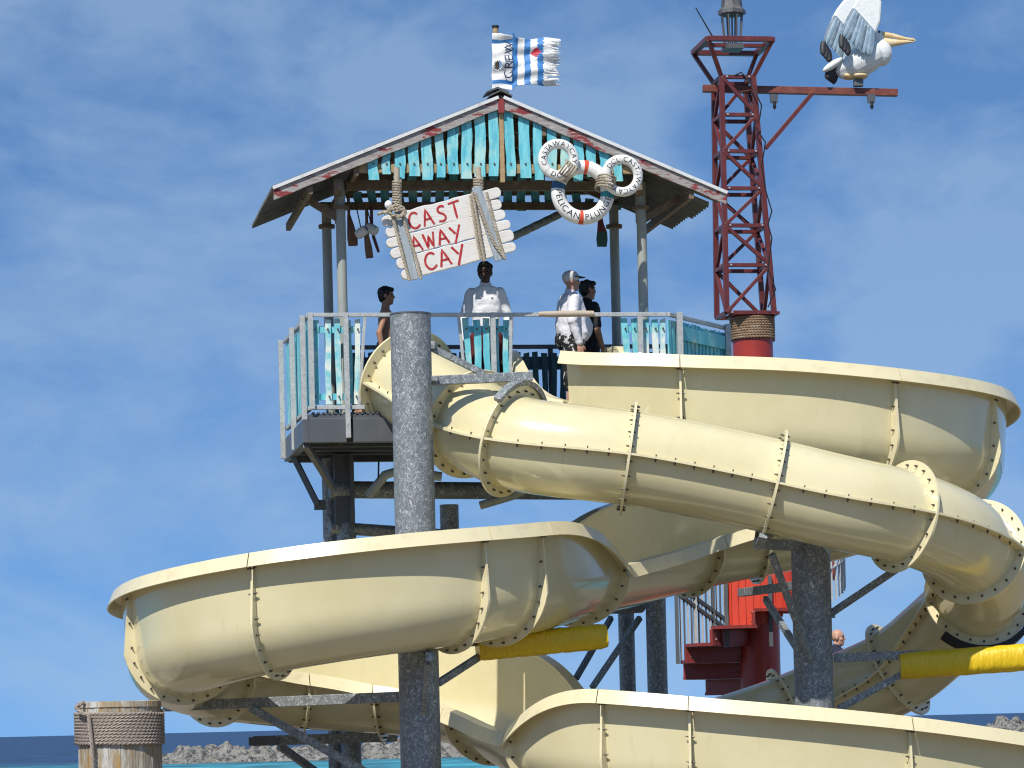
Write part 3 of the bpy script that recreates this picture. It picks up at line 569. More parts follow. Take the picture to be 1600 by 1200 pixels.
m = MB(); m.bar(hp(560, 263, -0.21), hp(990, 265, -0.21), 0.06, 0.10); m.build('gable_beam', wood_tan, hut)
m = MB(); c0 = hp(785, 285, -0.25); m.bar(c0, Vector((c0.x, c0.y, za+0.05)), 0.05, 0.065, V); m.build('king_post', wood_tan, hut)
m = MB(); m.bar(hp(540, 290, 0.28), hp(1004, 291, 0.28), 0.07, 0.11); m.build('tie_beam', wood_dk, hut)
for i in range(20):
    px = 560+i*21.3; b = hp(px, 327+random.uniform(-8, 5), VB-0.15); u = to_uv(b)[0]; picket(hut, Vector(b), hl(u, VB-0.15, zroof(u)+0.03), 0.105, U, V, teal, 450+i, 0.022, 0.014, 'gable_slat')
zg = hp(760, 286, VB-0.1).z; ug0 = ua-(za-zg)/(za-zl)*(ua-ul); ug1 = ua+(za-zg)/(za-zr)*(ur-ua)
m = MB(); m.prism([hl(ug0, VB-0.1, zg), hl(ug1, VB-0.1, zg), hl(ug1, VB-0.1, zg+0.10), hl(ua, VB-0.1, za+0.10), hl(ug0, VB-0.1, zg+0.10)], V*0.03); m.build('dark_gap_backing', wood_dk, hut)  # dark sheet added so the gaps between the slats look shaded
m = MB(); m.bar(hp(500, 322, VB-0.2), hp(965, 322, VB-0.2), 0.06, 0.09); m.build('tie_beam', wood_dk, hut)
m = MB(); m.bar(hp(540, 306, VB-0.1), hp(960, 300, VB-0.1), 0.05, 0.05); m.build('gable_beam', wood_dk, hut)
for px, v in ((534, 0.3), (1004, 0.3), (512, 1.92), (961, 1.92)):
    b = hp(px, 420, v); u = to_uv(b)[0]; zt = zroof(u)-0.02; m = MB(); m.lathe([(0.058, pz), (0.058, zt)], (b.x, b.y, 0), 20)
    o = m.build('post', post_gy, hut, smooth=40)
    m = MB(); zc_ = hp(px, 325 if v < 1 else 354, v).z; m.lathe([(0.06, zc_-0.02), (0.10, zc_-0.02), (0.10, zc_+0.02), (0.06, zc_+0.02)], (b.x, b.y, 0), 20, cap=False); m.build('collar', wood_dk, o, smooth=40)
for px in (534, 1004):
    a_ = P(px, hp(px, 300, 0.3).z, -0.2); b_ = P(px, hp(px, 300, 0.3).z, 2.2); m = MB(); m.bar(a_, b_, 0.09, 0.12); m.build('wall_plate', wood_dk, hut)
for px, sg in ((534, -1), (1004, 1)):
    b = hp(px, 345, 0.3); m = MB(); m.bar(b, b+U*sg*0.45+Z*0.28, 0.05, 0.08); m.build('knee_brace', wood_dk, hut)

# ------------------------------------------------------------------ flag
fl = thing('flag', hp(776, 152, -0.1), 'tattered blue and white striped flag on a short pole at the roof peak', 'flag')
pb = hp(777, 156, -0.1); pt = hp(774, 42, -0.1); m = MB(); m.tube([pb, pt], [0.036, 0.033], 14); m.build('pole', wood_tan, fl, smooth=40)
m = MB(); m.lathe([(0.04, -0.012), (0.042, 0.014), (0.0, 0.022)], pt, 14, (pt-pb), cap=False); m.build('pole_cap', black, fl, smooth=40)
m = MB()
for s_ in (-1, 1): m.prism([hl(ua-0.03, -0.3, rz+0.05), hl(ua-0.03+s_*0.13, -0.3, rz+0.0), hl(ua-0.03+s_*0.13, -0.3, rz+0.02), hl(ua-0.03, -0.3, rz+0.075)], V*0.3)
m.build('ridge_saddle', dsteel, fl)
flag_m = bpy.data.materials.new('flag print'); flag_m.use_nodes = True; n, l = flag_m.node_tree.nodes, flag_m.node_tree.links; b = n['Principled BSDF']; b.inputs['Roughness'].default_value = 0.6
at_ = n.new('ShaderNodeAttribute'); at_.attribute_name = 'print'; l.new(at_.outputs['Color'], b.inputs['Base Color'])
NX, NY = 110, 72; verts = []; cols = []; keep = {}; xs0, ys0, W_, H_ = 769.0, 52.0, 105.0, 88.0
rnd = random.Random(5); tat = [rnd.uniform(-0.075, 0.03)+0.02*math.sin(j*0.9) for j in range(NY+1)]
for j in range(NY+1):
    for i in range(NX+1):
        s_, t_ = i/NX, j/NY
        x = s_*(1.0+tat[j]*s_**3*0.9); wv = 0.028*math.sin(s_*9+t_*2.5)*s_**0.4+0.02*math.sin(s_*5-t_*11)+0.009*math.sin(t_*24+s_*6)
        yy = t_
        if s_ < 0.31: yy = t_
        else: k = min(1, (s_-0.31)/0.03); yy = 0.0+t_*(1-0.17*k)+0.09*k
        yy += 0.012*math.sin(s_*14+t_*3)
        p = hp(xs0+x*W_, ys0+yy*H_, -0.16); verts.append(p-V*wv)
def fcol(s_, t_):
    wh, bl = (0.78, 0.78, 0.76), (0.045, 0.20, 0.48)
    if s_ < 0.30: return bl if (0.10 < t_-0.04*s_ < 0.165 or 0.83 < t_ < 0.90) else wh
    if abs(s_-0.655)+abs(t_-0.31)*0.75 < 0.085: return (0.50, 0.03, 0.05)
    for a, b_ in ((0.30, 0.385), (0.485, 0.57), (0.675, 0.76)):
        if a < s_ < b_: return bl
    return wh
faces = []; fc = []
for j in range(NY):
    for i in range(NX):
        s_, t_ = (i+0.5)/NX, (j+0.5)/NY
        if ((s_-0.085)/0.055)**2+((t_-0.57)/0.075)**2 < 1+0.3*math.sin(i*2.1+j*1.7): continue        # worn hole by the hoist
        if s_ > 0.80 and rnd.random() < (s_-0.80)*0.9 and rnd.random() < 0.5: continue
        if s_ > 0.83 and 0.80 < t_ < 0.86: continue
        if s_ < 0.30 and s_ > 0.14 and t_ < 0.06*(s_-0.14)/0.16+0.01: continue
        faces.append([j*(NX+1)+i, j*(NX+1)+i+1, (j+1)*(NX+1)+i+1, (j+1)*(NX+1)+i]); fc.append(fcol(s_, t_))
m = MB(); m.add(verts, faces); fo = m.build('cloth', flag_m, fl, smooth=80)
ca = fo.data.color_attributes.new('print', 'FLOAT_COLOR', 'CORNER')
ca.data.foreach_set('color', [x for c in fc for _ in range(4) for x in (*c, 1)])
so = fo.modifiers.new('thick', 'SOLIDIFY'); so.thickness = 0.006

# ------------------------------------------------------------------ lettering
_fc = {}
def glyph(ch):
    if ch not in _fc:
        cu = bpy.data.curves.new('g', 'FONT'); cu.body = ch; cu.size = 1.0; cu.align_x = 'CENTER'; cu.extrude = 0.0; cu.resolution_u = 3
        o = bpy.data.objects.new('g', cu); C.objects.link(o); bpy.context.view_layer.update()
        me = bpy.data.meshes.new_from_object(o.evaluated_get(bpy.context.evaluated_depsgraph_get()))
        bm = bmesh.new(); bm.from_mesh(me); bmesh.ops.triangulate(bm, faces=bm.faces)
        for _ in range(3):
            le = [e for e in bm.edges if e.calc_length() > 0.11]
            if le: bmesh.ops.subdivide_edges(bm, edges=le, cuts=1); bmesh.ops.triangulate(bm, faces=bm.faces)
        bm.to_mesh(me); bm.free()
        w = max((v.co.x for v in me.vertices), default=0.2)-min((v.co.x for v in me.vertices), default=0); _fc[ch] = ([v.co.copy() for v in me.vertices], [list(p.vertices) for p in me.polygons], w)
        bpy.data.objects.remove(o); bpy.data.meshes.remove(me); bpy.data.curves.remove(cu)
    return _fc[ch]
def put_glyph(m, ch, fn, size):     # fn(x, y) -> point and outward normal
    vs, fs, w = glyph(ch); m.add([fn(p.x*size, p.y*size) for p in vs], fs)
m = MB(); cx_, cy_ = 796, 93.5
tot = [glyph(c)[2]+0.12 for c in 'CREW']; y = 0
sz = 0.145
def flag_pt(fx, fy):                # nearest point of the waving cloth, as photo pixel
    s_ = (fx-xs0)/W_; t_ = (fy-ys0)/H_; wv = 0.028*math.sin(s_*9+t_*2.5)*max(s_, 0)**0.4+0.02*math.sin(s_*5-t_*11)+0.009*math.sin(t_*24+s_*6); return hp(fx, fy, -0.16)-V*(wv+0.028)
acc = 0; span = sum(tot)
for ch, w in zip('CREW', tot):
    c = acc+w/2; acc += w
    put_glyph(m, ch, lambda x, y, c=c: flag_pt(cx_+5-y*136, cy_+ (span*sz*136)/2-(c*sz+x)*136), sz)
m.build('lettering', mat('navy ink', (0.02, 0.05, 0.12), 0.6), fl)
# ------------------------------------------------------------------ steel columns that carry the slides
def column(px, Y, py_top, r, label, group='galvanised slide columns'):
    b = at(px, py_top, Y); o = thing('steel_column', (b.x, b.y, -1), label, 'column', group)
    m = MB(); m.lathe([(r, -1.0), (r, b.z), (r-0.012, b.z), (r-0.012, b.z-0.3), (0, b.z-0.3)], (b.x, b.y, 0), 40, cap=False); m.build('shaft', galv, o, smooth=40)
    m = MB(); m.lathe([(r-0.005, b.z-0.004), (r+0.006, b.z-0.004), (r+0.006, b.z+0.012), (r-0.02, b.z+0.012)], (b.x, b.y, 0), 40, cap=False); m.build('rim', dsteel, o, smooth=30)
    return o
def beam(par, p0, p1, w=0.1, h=0.1, mt=None, name='arm', bev=0.006): m = MB(); m.bar(p0, p1, w, h); return m.build(name, mt or galv, par, bevel=bev)
c1 = column(641, 34.25, 492, 0.222, 'tall thick galvanised column rising past the front of the platform')
tA = at(672, 594, 34.3)
beam(c1, at(672, 595, 34.3), at(832, 588, 34.45), 0.09, 0.10, name='arm'); beam(c1, at(669, 541, 34.3), at(756, 584, 34.4), 0.06, 0.07, name='brace')
m = MB(); m.frame_box(at(673, 540, 34.25), Vector((0.05, 0, 0)), Vector((0, 0.05, 0)), Z*0.04); m.frame_box(at(676, 592, 34.25), Vector((0.06, 0, 0)), Vector((0, 0.06, 0)), Z*0.03); m.build('bracket', galv, c1, bevel=0.005)
# saddle strap over the tube below the arm
i_s = tube_idx[5]; t, r, u = tube_fr[i_s]
def strap(path, fr, i, r0, r1, a0, a1, wid, mt, par, name='saddle'):
    t, rr, uu = fr[i]; rings = []
    for k in range(21):
        a = R_(a0+(a1-a0)*k/20); d = rr*math.cos(a)+uu*math.sin(a); rings.append([path[i]+d*r0-t*wid, path[i]+d*r1-t*wid, path[i]+d*r1+t*wid, path[i]+d*r0+t*wid])
    m, n, k = sweep(rings); m.f += [[0, 1, 2, 3], [(k-1)*4+j for j in range(4)]]; m.m += [0, 0]; return flip_check(m).build(name, mt, par, smooth=30)
strap(tube_path, tube_fr, i_s, 0.64, 0.695, 40, 140, 0.045, galv, c1)
pS = tube_path[i_s]+tube_fr[i_s][2]*0.68; beam(c1, pS+Z*0.0, Vector((pS.x, pS.y, at(790, 590, 34.45).z)), 0.06, 0.06, name='hanger')
pa = at(672, 1024, 33.95); beam(c1, at(672, 1026, 34.25), at(672, 1026, 33.3), 0.095, 0.1, name='arm'); beam(c1, at(668, 1036, 33.4), at(661, 1116, 34.05), 0.05, 0.06, name='brace')
beam(c1, at(640, 1088, 34.4), at(258, 1104, 35.9), 0.10, 0.115, name='arm'); beam(c1, at(392, 1106, 35.3), at(640, 1245, 34.5), 0.07, 0.085, name='brace')
# second column
c2 = column(1266, 35.65, 838, 0.222, 'thick galvanised column standing inside the right loop behind the tube')
e1 = at(1186, 850, 34.55); beam(c2, at(1258, 853, 35.6), e1, 0.10, 0.115, name='arm'); m = MB(); m.frame_box(e1, Vector((0.055, 0, 0)), Vector((0, 0.012, 0)), Z*0.062); m.build('end_plate', railm, c2)
beam(c2, at(1206, 866, 34.75), at(1266, 1030, 35.4), 0.06, 0.075, name='brace'); beam(c2, at(1200, 812, 34.5), at(1230, 832, 34.9), 0.07, 0.08, name='cradle')
m = MB(); m.frame_box(at(1200, 826, 34.52), Vector((0.05, 0, 0)), Vector((0, 0.06, 0)), Z*0.10); m.build('cradle', galv, c2, bevel=0.005)
strap(tube_path, tube_fr, tube_idx[9], 0.64, 0.69, 215, 300, 0.045, galv, c2)
beam(c2, at(1250, 914, 35.8), at(1158, 926, 38.4), 0.09, 0.10, name='arm'); beam(c2, at(1196, 936, 37.4), at(1246, 1014, 35.85), 0.06, 0.08, name='brace')
beam(c2, at(1296, 960, 35.7), at(1412, 882, 35.1), 0.06, 0.075, name='brace'); m = MB(); m.frame_box(at(1298, 960, 35.68), Vector((0.045, 0, 0)), Vector((0, 0.05, 0)), Z*0.04); m.build('bracket', galv, c2)
beam(c2, at(1304, 1028, 35.65), at(1780, 1010, 35.6), 0.09, 0.10, name='arm'); beam(c2, at(1310, 1108, 35.65), at(1412, 1052, 35.6), 0.06, 0.08, name='brace')
strap(tube_path, tube_fr, tube_idx[15], 0.64, 0.705, 225, 335, 0.06, black, c2, 'saddle')
# columns at the back and under the left loop
c3 = column(978, 40.6, 950, 0.105, 'slim dark galvanised column left of the pair beside the red stair', None); c4 = column(1024, 40.2, 925, 0.13, 'galvanised column right of the pair beside the red stair', None)
m = MB(); m.tube([at(925, 948, 39.6), at(1000, 946, 40.4)], 0.10, 14); m.build('cross_tube', galv, c3, smooth=40)
beam(c3, at(955, 965, 40.5), at(900, 1060, 39.6), 0.06, 0.07, dsteel, 'brace'); beam(c4, at(1000, 965, 40.3), at(925, 1075, 39.6), 0.06, 0.07, name='brace'); beam(c3, at(725, 1000, 39.8), at(760, 955, 39.8), 0.06, 0.06, dsteel, 'brace'); beam(c3, at(828, 1018, 39.6), at(838, 1032, 39.6), 0.05, 0.06, dsteel, 'brace')
c5 = column(540, 38.6, 1142, 0.155, 'short galvanised column under the left loop by the water', None)
beam(c5, at(395, 1158, 37.55), at(620, 1151, 37.9), 0.11, 0.12, name='arm'); beam(c5, at(436, 1165, 37.7), at(520, 1225, 38.4), 0.07, 0.09, name='brace')
m = MB(); m.frame_box(at(412, 1158, 37.4), Vector((0.17, 0, 0)), Vector((0, 0.12, 0)), Z*0.05); m.build('end_block', dsteel, c5, bevel=0.006)
strap(open_path, open_fr, open_idx[34], 0.0, 0.0, 0, 1, 0, black, c5) if False else None

# ------------------------------------------------------------------ yellow pads wrapped round two of the arms
def pad(p0, p1, w, h, label, seed):
    rnd = random.Random(seed); t = (p1-p0); L = t.length; t.normalize(); s_ = t.cross(Z).normalized(); u_ = s_.cross(t); rings = []; n = 44; k = 20
    for i in range(n+1):
        x = L*i/n; e = min(1, 0.9+min(i, n-i)*0.05); wr = 0.010*math.sin(x*19)+0.009*math.sin(x*43+1)
        ring = []
        for j in range(k):
            a = 2*math.pi*j/k; q = 0.72; cx = math.copysign(abs(math.cos(a))**q, math.cos(a)); sy = math.copysign(abs(math.sin(a))**q, math.sin(a))
            f = e*(1+wr*math.sin(a*3+x*7)*2.4+rnd.uniform(-1, 1)*0.006); ring.append(p0+t*x+s_*cx*w/2*f+u_*sy*h/2*f)
        rings.append(ring)
    m, n2, k2 = sweep(rings); m.f += [list(range(n2)), [(k2-1)*n2+j for j in range(n2)]]; m.m += [0, 0]
    return tag(flip_check(m).build('padded_beam', yellow, smooth=60), label, 'pad', 'yellow pads on slide supports')
pad(at(746, 1013, 34.8), at(946, 994, 35.1), 0.30, 0.285, 'yellow vinyl pad around a support arm under the middle of the flume', 1)
beam(c1, at(660, 1010, 34.4), at(760, 1002, 34.9), 0.09, 0.09, name='arm'); beam(c1, at(684, 1068, 34.35), at(752, 1024, 34.85), 0.07, 0.075, name='brace')
pad(at(1406, 1041, 35.55), at(1780, 1014, 35.5), 0.30, 0.31, 'yellow vinyl pad around the long support arm reaching to the right edge', 2)

# ------------------------------------------------------------------ timber piling wrapped in rope
b = at(187, 1150, 34.0); rp_ = 0.455
pil = thing('timber_piling', (b.x, b.y, -1), 'weathered timber piling wrapped in brown rope at the lower left', 'piling')
pil_m = mat('mottled old piling timber', (0.30, 0.27, 0.21), 0.85, var=[(5, (0.36, 0.22, 0.07), 0.46, 0.62, (1, 1, 0.5), 5), (6, (0.50, 0.49, 0.46), 0.48, 0.62, (1.6, 1.6, 0.35), 5), (16, (0.12, 0.09, 0.06), 0.60, 0.74, (2, 2, 0.3), 6)], bump=(22, 0.7, 0.02, (2, 2, 0.25)))
ztop = at(187, 1100, 34.0).z; m = MB(); nn = 22; poly = []
for j in range(nn):
    a0 = 2*math.pi*j/nn; a1 = 2*math.pi*(j+0.97)/nn; rr = rp_*random.uniform(0.985, 1.0); st = MB(); zt = ztop+random.uniform(-0.02, 0.015)
    st.prism([Vector((b.x+math.cos(a0)*rr, b.y+math.sin(a0)*rr, -1)), Vector((b.x+math.cos(a1)*rr, b.y+math.sin(a1)*rr, -1)), Vector((b.x+math.cos(a1)*(rr-0.06), b.y+math.sin(a1)*(rr-0.06), -1)), Vector((b.x+math.cos(a0)*(rr-0.06), b.y+math.sin(a0)*(rr-0.06), -1))], Z*(zt+1)); st.build('stave', pil_m, pil)
m = MB(); m.lathe([(rp_-0.05, -1), (rp_-0.05, ztop-0.03)], (b.x, b.y, 0), 28); m.build('core', pil_m, pil)
m = MB(); m.lathe([(rp_-0.02, ztop-0.05), (rp_+0.005, ztop-0.035), (rp_+0.0, ztop+0.022), (rp_-0.06, ztop+0.03)], (b.x, b.y, 0), 28); m.build('top_board', pil_m, pil)
def rope(pts, r, mt, name, par, tw=None, strands=3):
    """three-strand laid rope along pts"""
    pts = [Vector(p) for p in pts]; m = MB(); L = 0; acc = [0]
    for a, c in zip(pts, pts[1:]): acc.append(acc[-1]+(c-a).length)
    tw = tw or r*7; n = max(8, int(acc[-1]/(tw/7))); xs = [acc[-1]*i/n for i in range(n+1)]; P_ = []; k = 0
    for x in xs:
        while k < len(acc)-2 and x > acc[k+1]: k += 1
        P_.append(pts[k].lerp(pts[k+1], (x-acc[k])/max(1e-6, acc[k+1]-acc[k])))
    prev = None; fr_ = []
    for i, p in enumerate(P_):
        t = (P_[min(i+1, n)]-P_[max(i-1, 0)]).normalized(); a = (t.orthogonal() if prev is None else prev-t*prev.dot(t)).normalized(); prev = a; fr_.append((a, a.cross(t)))
    for s_ in range(strands):
        q = []
        for i, p in enumerate(P_): an = 2*math.pi*(xs[i]/tw+s_/strands); q.append(p+(fr_[i][0]*math.cos(an)+fr_[i][1]*math.sin(an))*r*0.5)
        m.tube(q, r*0.56, 5)
    return m.build(name, mt, par, smooth=70)
zr0 = at(187, 1112, 34.0).z; zr1 = at(187, 1162, 34.0).z; nt_ = 10; pts = []
for i in range(nt_*36+1):
    a = 2*math.pi*i/36; pts.append((b.x+math.cos(a)*(rp_+0.016), b.y+math.sin(a)*(rp_+0.016), zr0+(zr1-zr0)*i/(nt_*36)))
rope(pts, 0.021, rope_gy, 'rope_coil', pil)
q0 = at(128, 1100, 33.9)
rope([Vector((b.x-0.33, b.y-0.34, ztop+0.03)), Vector((b.x-0.42, b.y-0.36, ztop-0.03)), Vector((b.x-0.36, b.y-0.40, ztop-0.09)), Vector((b.x-0.27, b.y-0.46, zr0-0.03)), Vector((b.x-0.24, b.y-0.47, zr1)), Vector((b.x-0.23, b.y-0.46, zr1-0.6)), Vector((b.x-0.23, b.y-0.46, -0.2))], 0.023, rope_gy, 'rope_tail', pil)

# ------------------------------------------------------------------ lattice mast on the stair's red column
YM = 45.0; ml = at(1136, 488, YM); KX = F/YM
colc = at(1176, 540, 45.25); COLX, COLY = colc.x, colc.y
mast = thing('lattice_mast', (COLX, COLY, ml.z), 'tapering dark red lattice mast with flared crown beside the shelter roof', 'mast')
HM = (488-120)/KX; wb, wt, db, dt = 76/KX, 51/KX, 0.62, 0.48
def MP(i, j, f):      # corner i (0 left, 1 right), j (0 front, 1 back) at fraction f of the height
    w = wb+(wt-wb)*f; d = db+(dt-db)*f; return Vector((ml.x, ml.y, 0))+U*(i*w)+V*(j*d+0.02*(1-f))+Z*(ml.z+HM*f)
def mbar(name, a, c, w=0.05, h=0.05, mt=redm): m = MB(); m.bar(a, c, w, h, V); return m.build(name, mt, mast, bevel=0.004)
for i in (0, 1):
    for j in (0, 1): mbar('leg', MP(i, j, 0), MP(i, j, 1), 0.072, 0.072)
LV = [0, 74/368, 136/368, 194/368, 252/368, 309/368, 1.0]
bl = MB()
for k, f in enumerate(LV):
    for (a, c) in (((0, 0), (1, 0)), ((0, 1), (1, 1)), ((0, 0), (0, 1)), ((1, 0), (1, 1))): mbar('horizontal', MP(*a, f), MP(*c, f), 0.054, 0.058)
    for i in (0, 1): c = MP(i, 0, f)+U*(0.07-0.14*i)-V*0.03; bl.tube([c, c-V*0.022], 0.016, 6)
    if k < 6:
        g = LV[k+1]; s_ = k % 2
        o = V*-0.012
        if s_ == 0: mbar('diagonal', MP(0, 0, f)+o, MP(1, 0, g)+o, 0.05, 0.052); mbar('diagonal', MP(0, 1, g), MP(1, 1, f), 0.05, 0.052); mbar('diagonal', MP(0, 0, f), MP(0, 1, g), 0.05, 0.052); mbar('diagonal', MP(1, 1, f), MP(1, 0, g), 0.05, 0.052)
        else: mbar('diagonal', MP(1, 0, f)+o, MP(0, 0, g)+o, 0.05, 0.052); mbar('diagonal', MP(1, 1, g), MP(0, 1, f), 0.05, 0.052); mbar('diagonal', MP(0, 1, f), MP(0, 0, g), 0.05, 0.052); mbar('diagonal', MP(1, 0, f), MP(1, 1, g), 0.05, 0.052)
stuff(bl.build('bolts', mat('bright zinc bolt', (0.5, 0.5, 0.5), 0.4, metal=0.5), mast))
cz = ml.z+HM+(120-66)/KX; ctr = (MP(0, 0, 1)+MP(1, 1, 1))/2
def CP(i, j): return Vector((ctr.x, ctr.y, cz))+U*((i-0.5)*102/KX)+V*((j-0.5)*0.95)
for (a, c) in (((0, 0), (1, 0)), ((0, 1), (1, 1)), ((0, 0), (0, 1)), ((1, 0), (1, 1))): mbar('crown_bar', CP(*a), CP(*c), 0.07, 0.085)
for i in (0, 1):
    for j in (0, 1): mbar('crown_strut', MP(i, j, 1), CP(i, j)-Z*0.02, 0.055, 0.06)
mbar('crown_bar', CP(0, 0).lerp(CP(0, 1), 0.45), CP(1, 0).lerp(CP(1, 1), 0.45), 0.055, 0.06)
m = MB(); c = Vector((ctr.x, ctr.y, cz)); m.frame_box(c-Z*0.03, U*0.13, V*0.16, Z*0.03); m.build('lantern_plate', dsteel, mast)
zb_ = at(1130, 139, YM).z
bm0 = at(1098, 138.5, YM+0.25); bm1 = at(1404, 142, YM+0.25); bm1.y += (bm1.x-bm0.x)*0.05
mbar('yard_beam', bm0, bm1, 0.10, 0.105, mat('rust streaked red beam', (0.15, 0.036, 0.024), 0.5, var=[(5, (0.24, 0.075, 0.04), 0.45, 0.7, (1, 1, 2), 5), (12, (0.08, 0.02, 0.016), 0.58, 0.75, (1, 1, 1), 5)]))
mbar('yard_brace', at(1196, 232, YM+0.2), at(1268, 147, YM+0.3), 0.06, 0.065)
for px in (1210, 1362):
    c = at(px, 155, YM+0.26); m = MB(); m.prism([c+U*-0.06+Z*0.075, c+U*0.06+Z*0.075, c+U*0.05-Z*0.05, c+U*-0.05-Z*0.05], V*0.05); h_ = m.build('hanger_plate', dsteel, mast)
    m = MB(); m.tube([c-Z*0.03, c-Z*0.13], 0.022, 10); m.tube([c-Z*0.10, c-Z*0.145], [0.03, 0.012], 10); m.build('hook', black, h_, smooth=50)
m = MB(); m.tube([at(1148, 118, YM), at(1158, 113, YM), at(1165, 120, YM), at(1180, 143, YM-0.1), at(1190, 165, YM-0.1), at(1187, 185, YM-0.05), at(1178, 196, YM-0.05), at(1196, 222, YM-0.1), at(1190, 260, YM-0.1), at(1197, 300, YM-0.1), at(1206, 330, YM-0.1), at(1200, 350, YM-0.1), at(1206, 372, YM-0.1), at(1200, 420, YM-0.1), at(1212, 452, YM-0.1), at(1200, 480, YM-0.1)], 0.011, 6); m.build('cable', black, mast, smooth=60)
m = MB(); m.tube([at(1087, 12, YM), at(1115, 60, YM+0.05)], [0.008, 0.012], 6); m.build('aerial', black, mast)
m = MB(); rc = 0.292
zc1 = at(1176, 492, YM).z; zc0 = at(1176, 529, YM).z; m = MB(); m.frame_box((COLX, COLY, zc1+0.02), U*0.33, V*0.33, Z*0.02); m.build('base_plate', redm, mast)
pts = [(COLX+math.cos(2*math.pi*i/32)*(rc+0.02), COLY+math.sin(2*math.pi*i/32)*(rc+0.02), zc0+(zc1-0.02-zc0)*i/(32*9)) for i in range(32*9+1)]
rope(pts, 0.019, rope_br, 'rope_coil', mast)
# lantern
lz = cz-0.02; lan = thing('lantern', (ctr.x, ctr.y, lz), 'old metal cage lantern on top of the lattice mast', 'lantern')
lr = 17/KX; zt_ = lz+52/KX
m = MB(); m.lathe([(lr*0.9, lz), (lr*0.9, lz+0.03)], (ctr.x, ctr.y, 0), 8); m.build('base', lantern_m, lan)
for k in range(8):
    a = 2*math.pi*(k+0.5)/8; d = Vector((math.cos(a), math.sin(a), 0)); m = MB(); m.bar(Vector((ctr.x, ctr.y, lz))+d*lr*0.75, Vector((ctr.x, ctr.y, zt_))+d*lr*1.0, 0.022, 0.022); m.build('bar', lantern_m, lan)
m = MB(); m.lathe([(0.012, lz+0.02), (0.012, zt_)], (ctr.x, ctr.y, 0), 10); m.build('stem', lantern_m, lan)
m = MB(); m.lathe([(lr*1.0, zt_-0.015), (lr*1.28, zt_), (lr*1.28, zt_+0.05), (lr*1.0, zt_+0.10), (lr*0.92, zt_+0.22), (lr*0.5, zt_+0.32), (0.03, zt_+0.36), (0.03, zt_+0.44)], (ctr.x, ctr.y, 0), 8); m.build('hood', lantern_m, lan)

# ------------------------------------------------------------------ red spiral stair
stair = thing('spiral_staircase', (COLX, COLY, 0), 'red steel spiral staircase round a thick red column behind the slides', 'staircase')
m = MB(); m.lathe([(rc, -1), (rc, zc1)], (COLX, COLY, 0), 40); m.build('column', redcol, stair, smooth=40)
def SP(ang, r, z): return Vector((COLX+math.cos(R_(ang))*r, COLY+math.sin(R_(ang))*r, z))
YS = 45.1; zA = at(1098, 1031, YS).z; DZ = 0.23; DA = 33.0
def zs(a): return zA+(a-180)/DA*DZ
k_lo, k_hi = -6, 6
for k in range(k_lo, k_hi+1):
    a = 180+k*DA; z = zA+k*DZ; h = DA/2*1.06; r1 = 1.14
    m = MB(); m.prism([SP(a-h, rc-0.02, z-0.045), SP(a-h, r1, z-0.045), SP(a, r1*1.01, z-0.045), SP(a+h, r1, z-0.045), SP(a+h, rc-0.02, z-0.045)], Z*0.045); tr = m.build('tread', stair_red, stair)
    d = Vector((math.cos(R_(a+h)), math.sin(R_(a+h)), 0)); m = MB(); m.bar(SP(a-h, rc, z-0.145), SP(a-h, r1, z-0.145), 0.05, 0.198); m.build('riser_channel', stair_red, tr, bevel=0.005)
    m = MB()
    for rr in (rc+0.06, r1-0.07):
        for dz in (-0.06, -0.19): c = SP(a-h, rr, z+dz); q = d.cross(Z); m.tube([c-q*0.04, c+q*0.04], 0.016, 6)
    stuff(m.build('bolts', bolt_m, tr))
rb_ = 1.18; rl = MB()
ra, rb2 = SP(186, 1.2, zA-0.05), Vector((COLX-0.40, COLY+0.75, zA-0.05))     # straight guard along the outer edge of the steps
for i in range(15):
    c = ra.lerp(rb2, i/14); m = MB(); w_ = 0.055 if i % 5 == 0 else 0.028; m.bar(c, c+Z*1.35, w_, w_); m.build('baluster', railm if i % 2 else dsteel, stair)
for z0, z1 in ((1.35, 1.35), (1.15, 0.62), (1.02, 0.49)): m = MB(); m.bar(ra+Z*z0, rb2+Z*z1, 0.05, 0.05); m.build('handrail', dsteel, stair)
a0, a1, nb = 232, 318, 12
for i in range(nb):
    aa = a0+(a1-a0)*i/nb; ab = a0+(a1-a0)*(i+0.93)/nb; z0 = at(1190, 980, YS).z+max(0, (aa-262)/33)*0.2; z1 = at(1190, 893, YS).z+0.1+max(0, (aa-262)/33)*0.2
    m = MB(); m.prism([SP(aa, 0.83, z0), SP(ab, 0.83, z0), SP(ab, 0.855, z0), SP(aa, 0.855, z0)], Z*(z1-z0)); m.build('guard_board', redpan, stair)
m = MB(); m.prism([SP(a0, 0.70, z0-0.0), SP(a0, 0.78, z0), SP(a0+5, 0.78, z0), SP(a0+5, 0.70, z0)], Z*0.01)
for aa in (234, 276): m = MB(); z0 = at(1190, 985, YS).z; m.bar(SP(aa, 0.885, z0-0.25), SP(aa, 0.885, z0+0.75), 0.055, 0.055); m.build('guard_post', dsteel, stair)
for i in range(9):
    aa = 322+i*6; z = zs(aa)-0.02; m = MB(); m.bar(SP(aa, 1.24, z-0.2), SP(aa, 1.24, z+0.9), 0.03, 0.03); m.build('baluster', railm, stair)
m = MB(); m.tube([SP(a, 1.24, zs(a)+0.25) for a in range(318, 380, 6)], 0.024, 8); m.build('handrail', railm, stair, smooth=50)
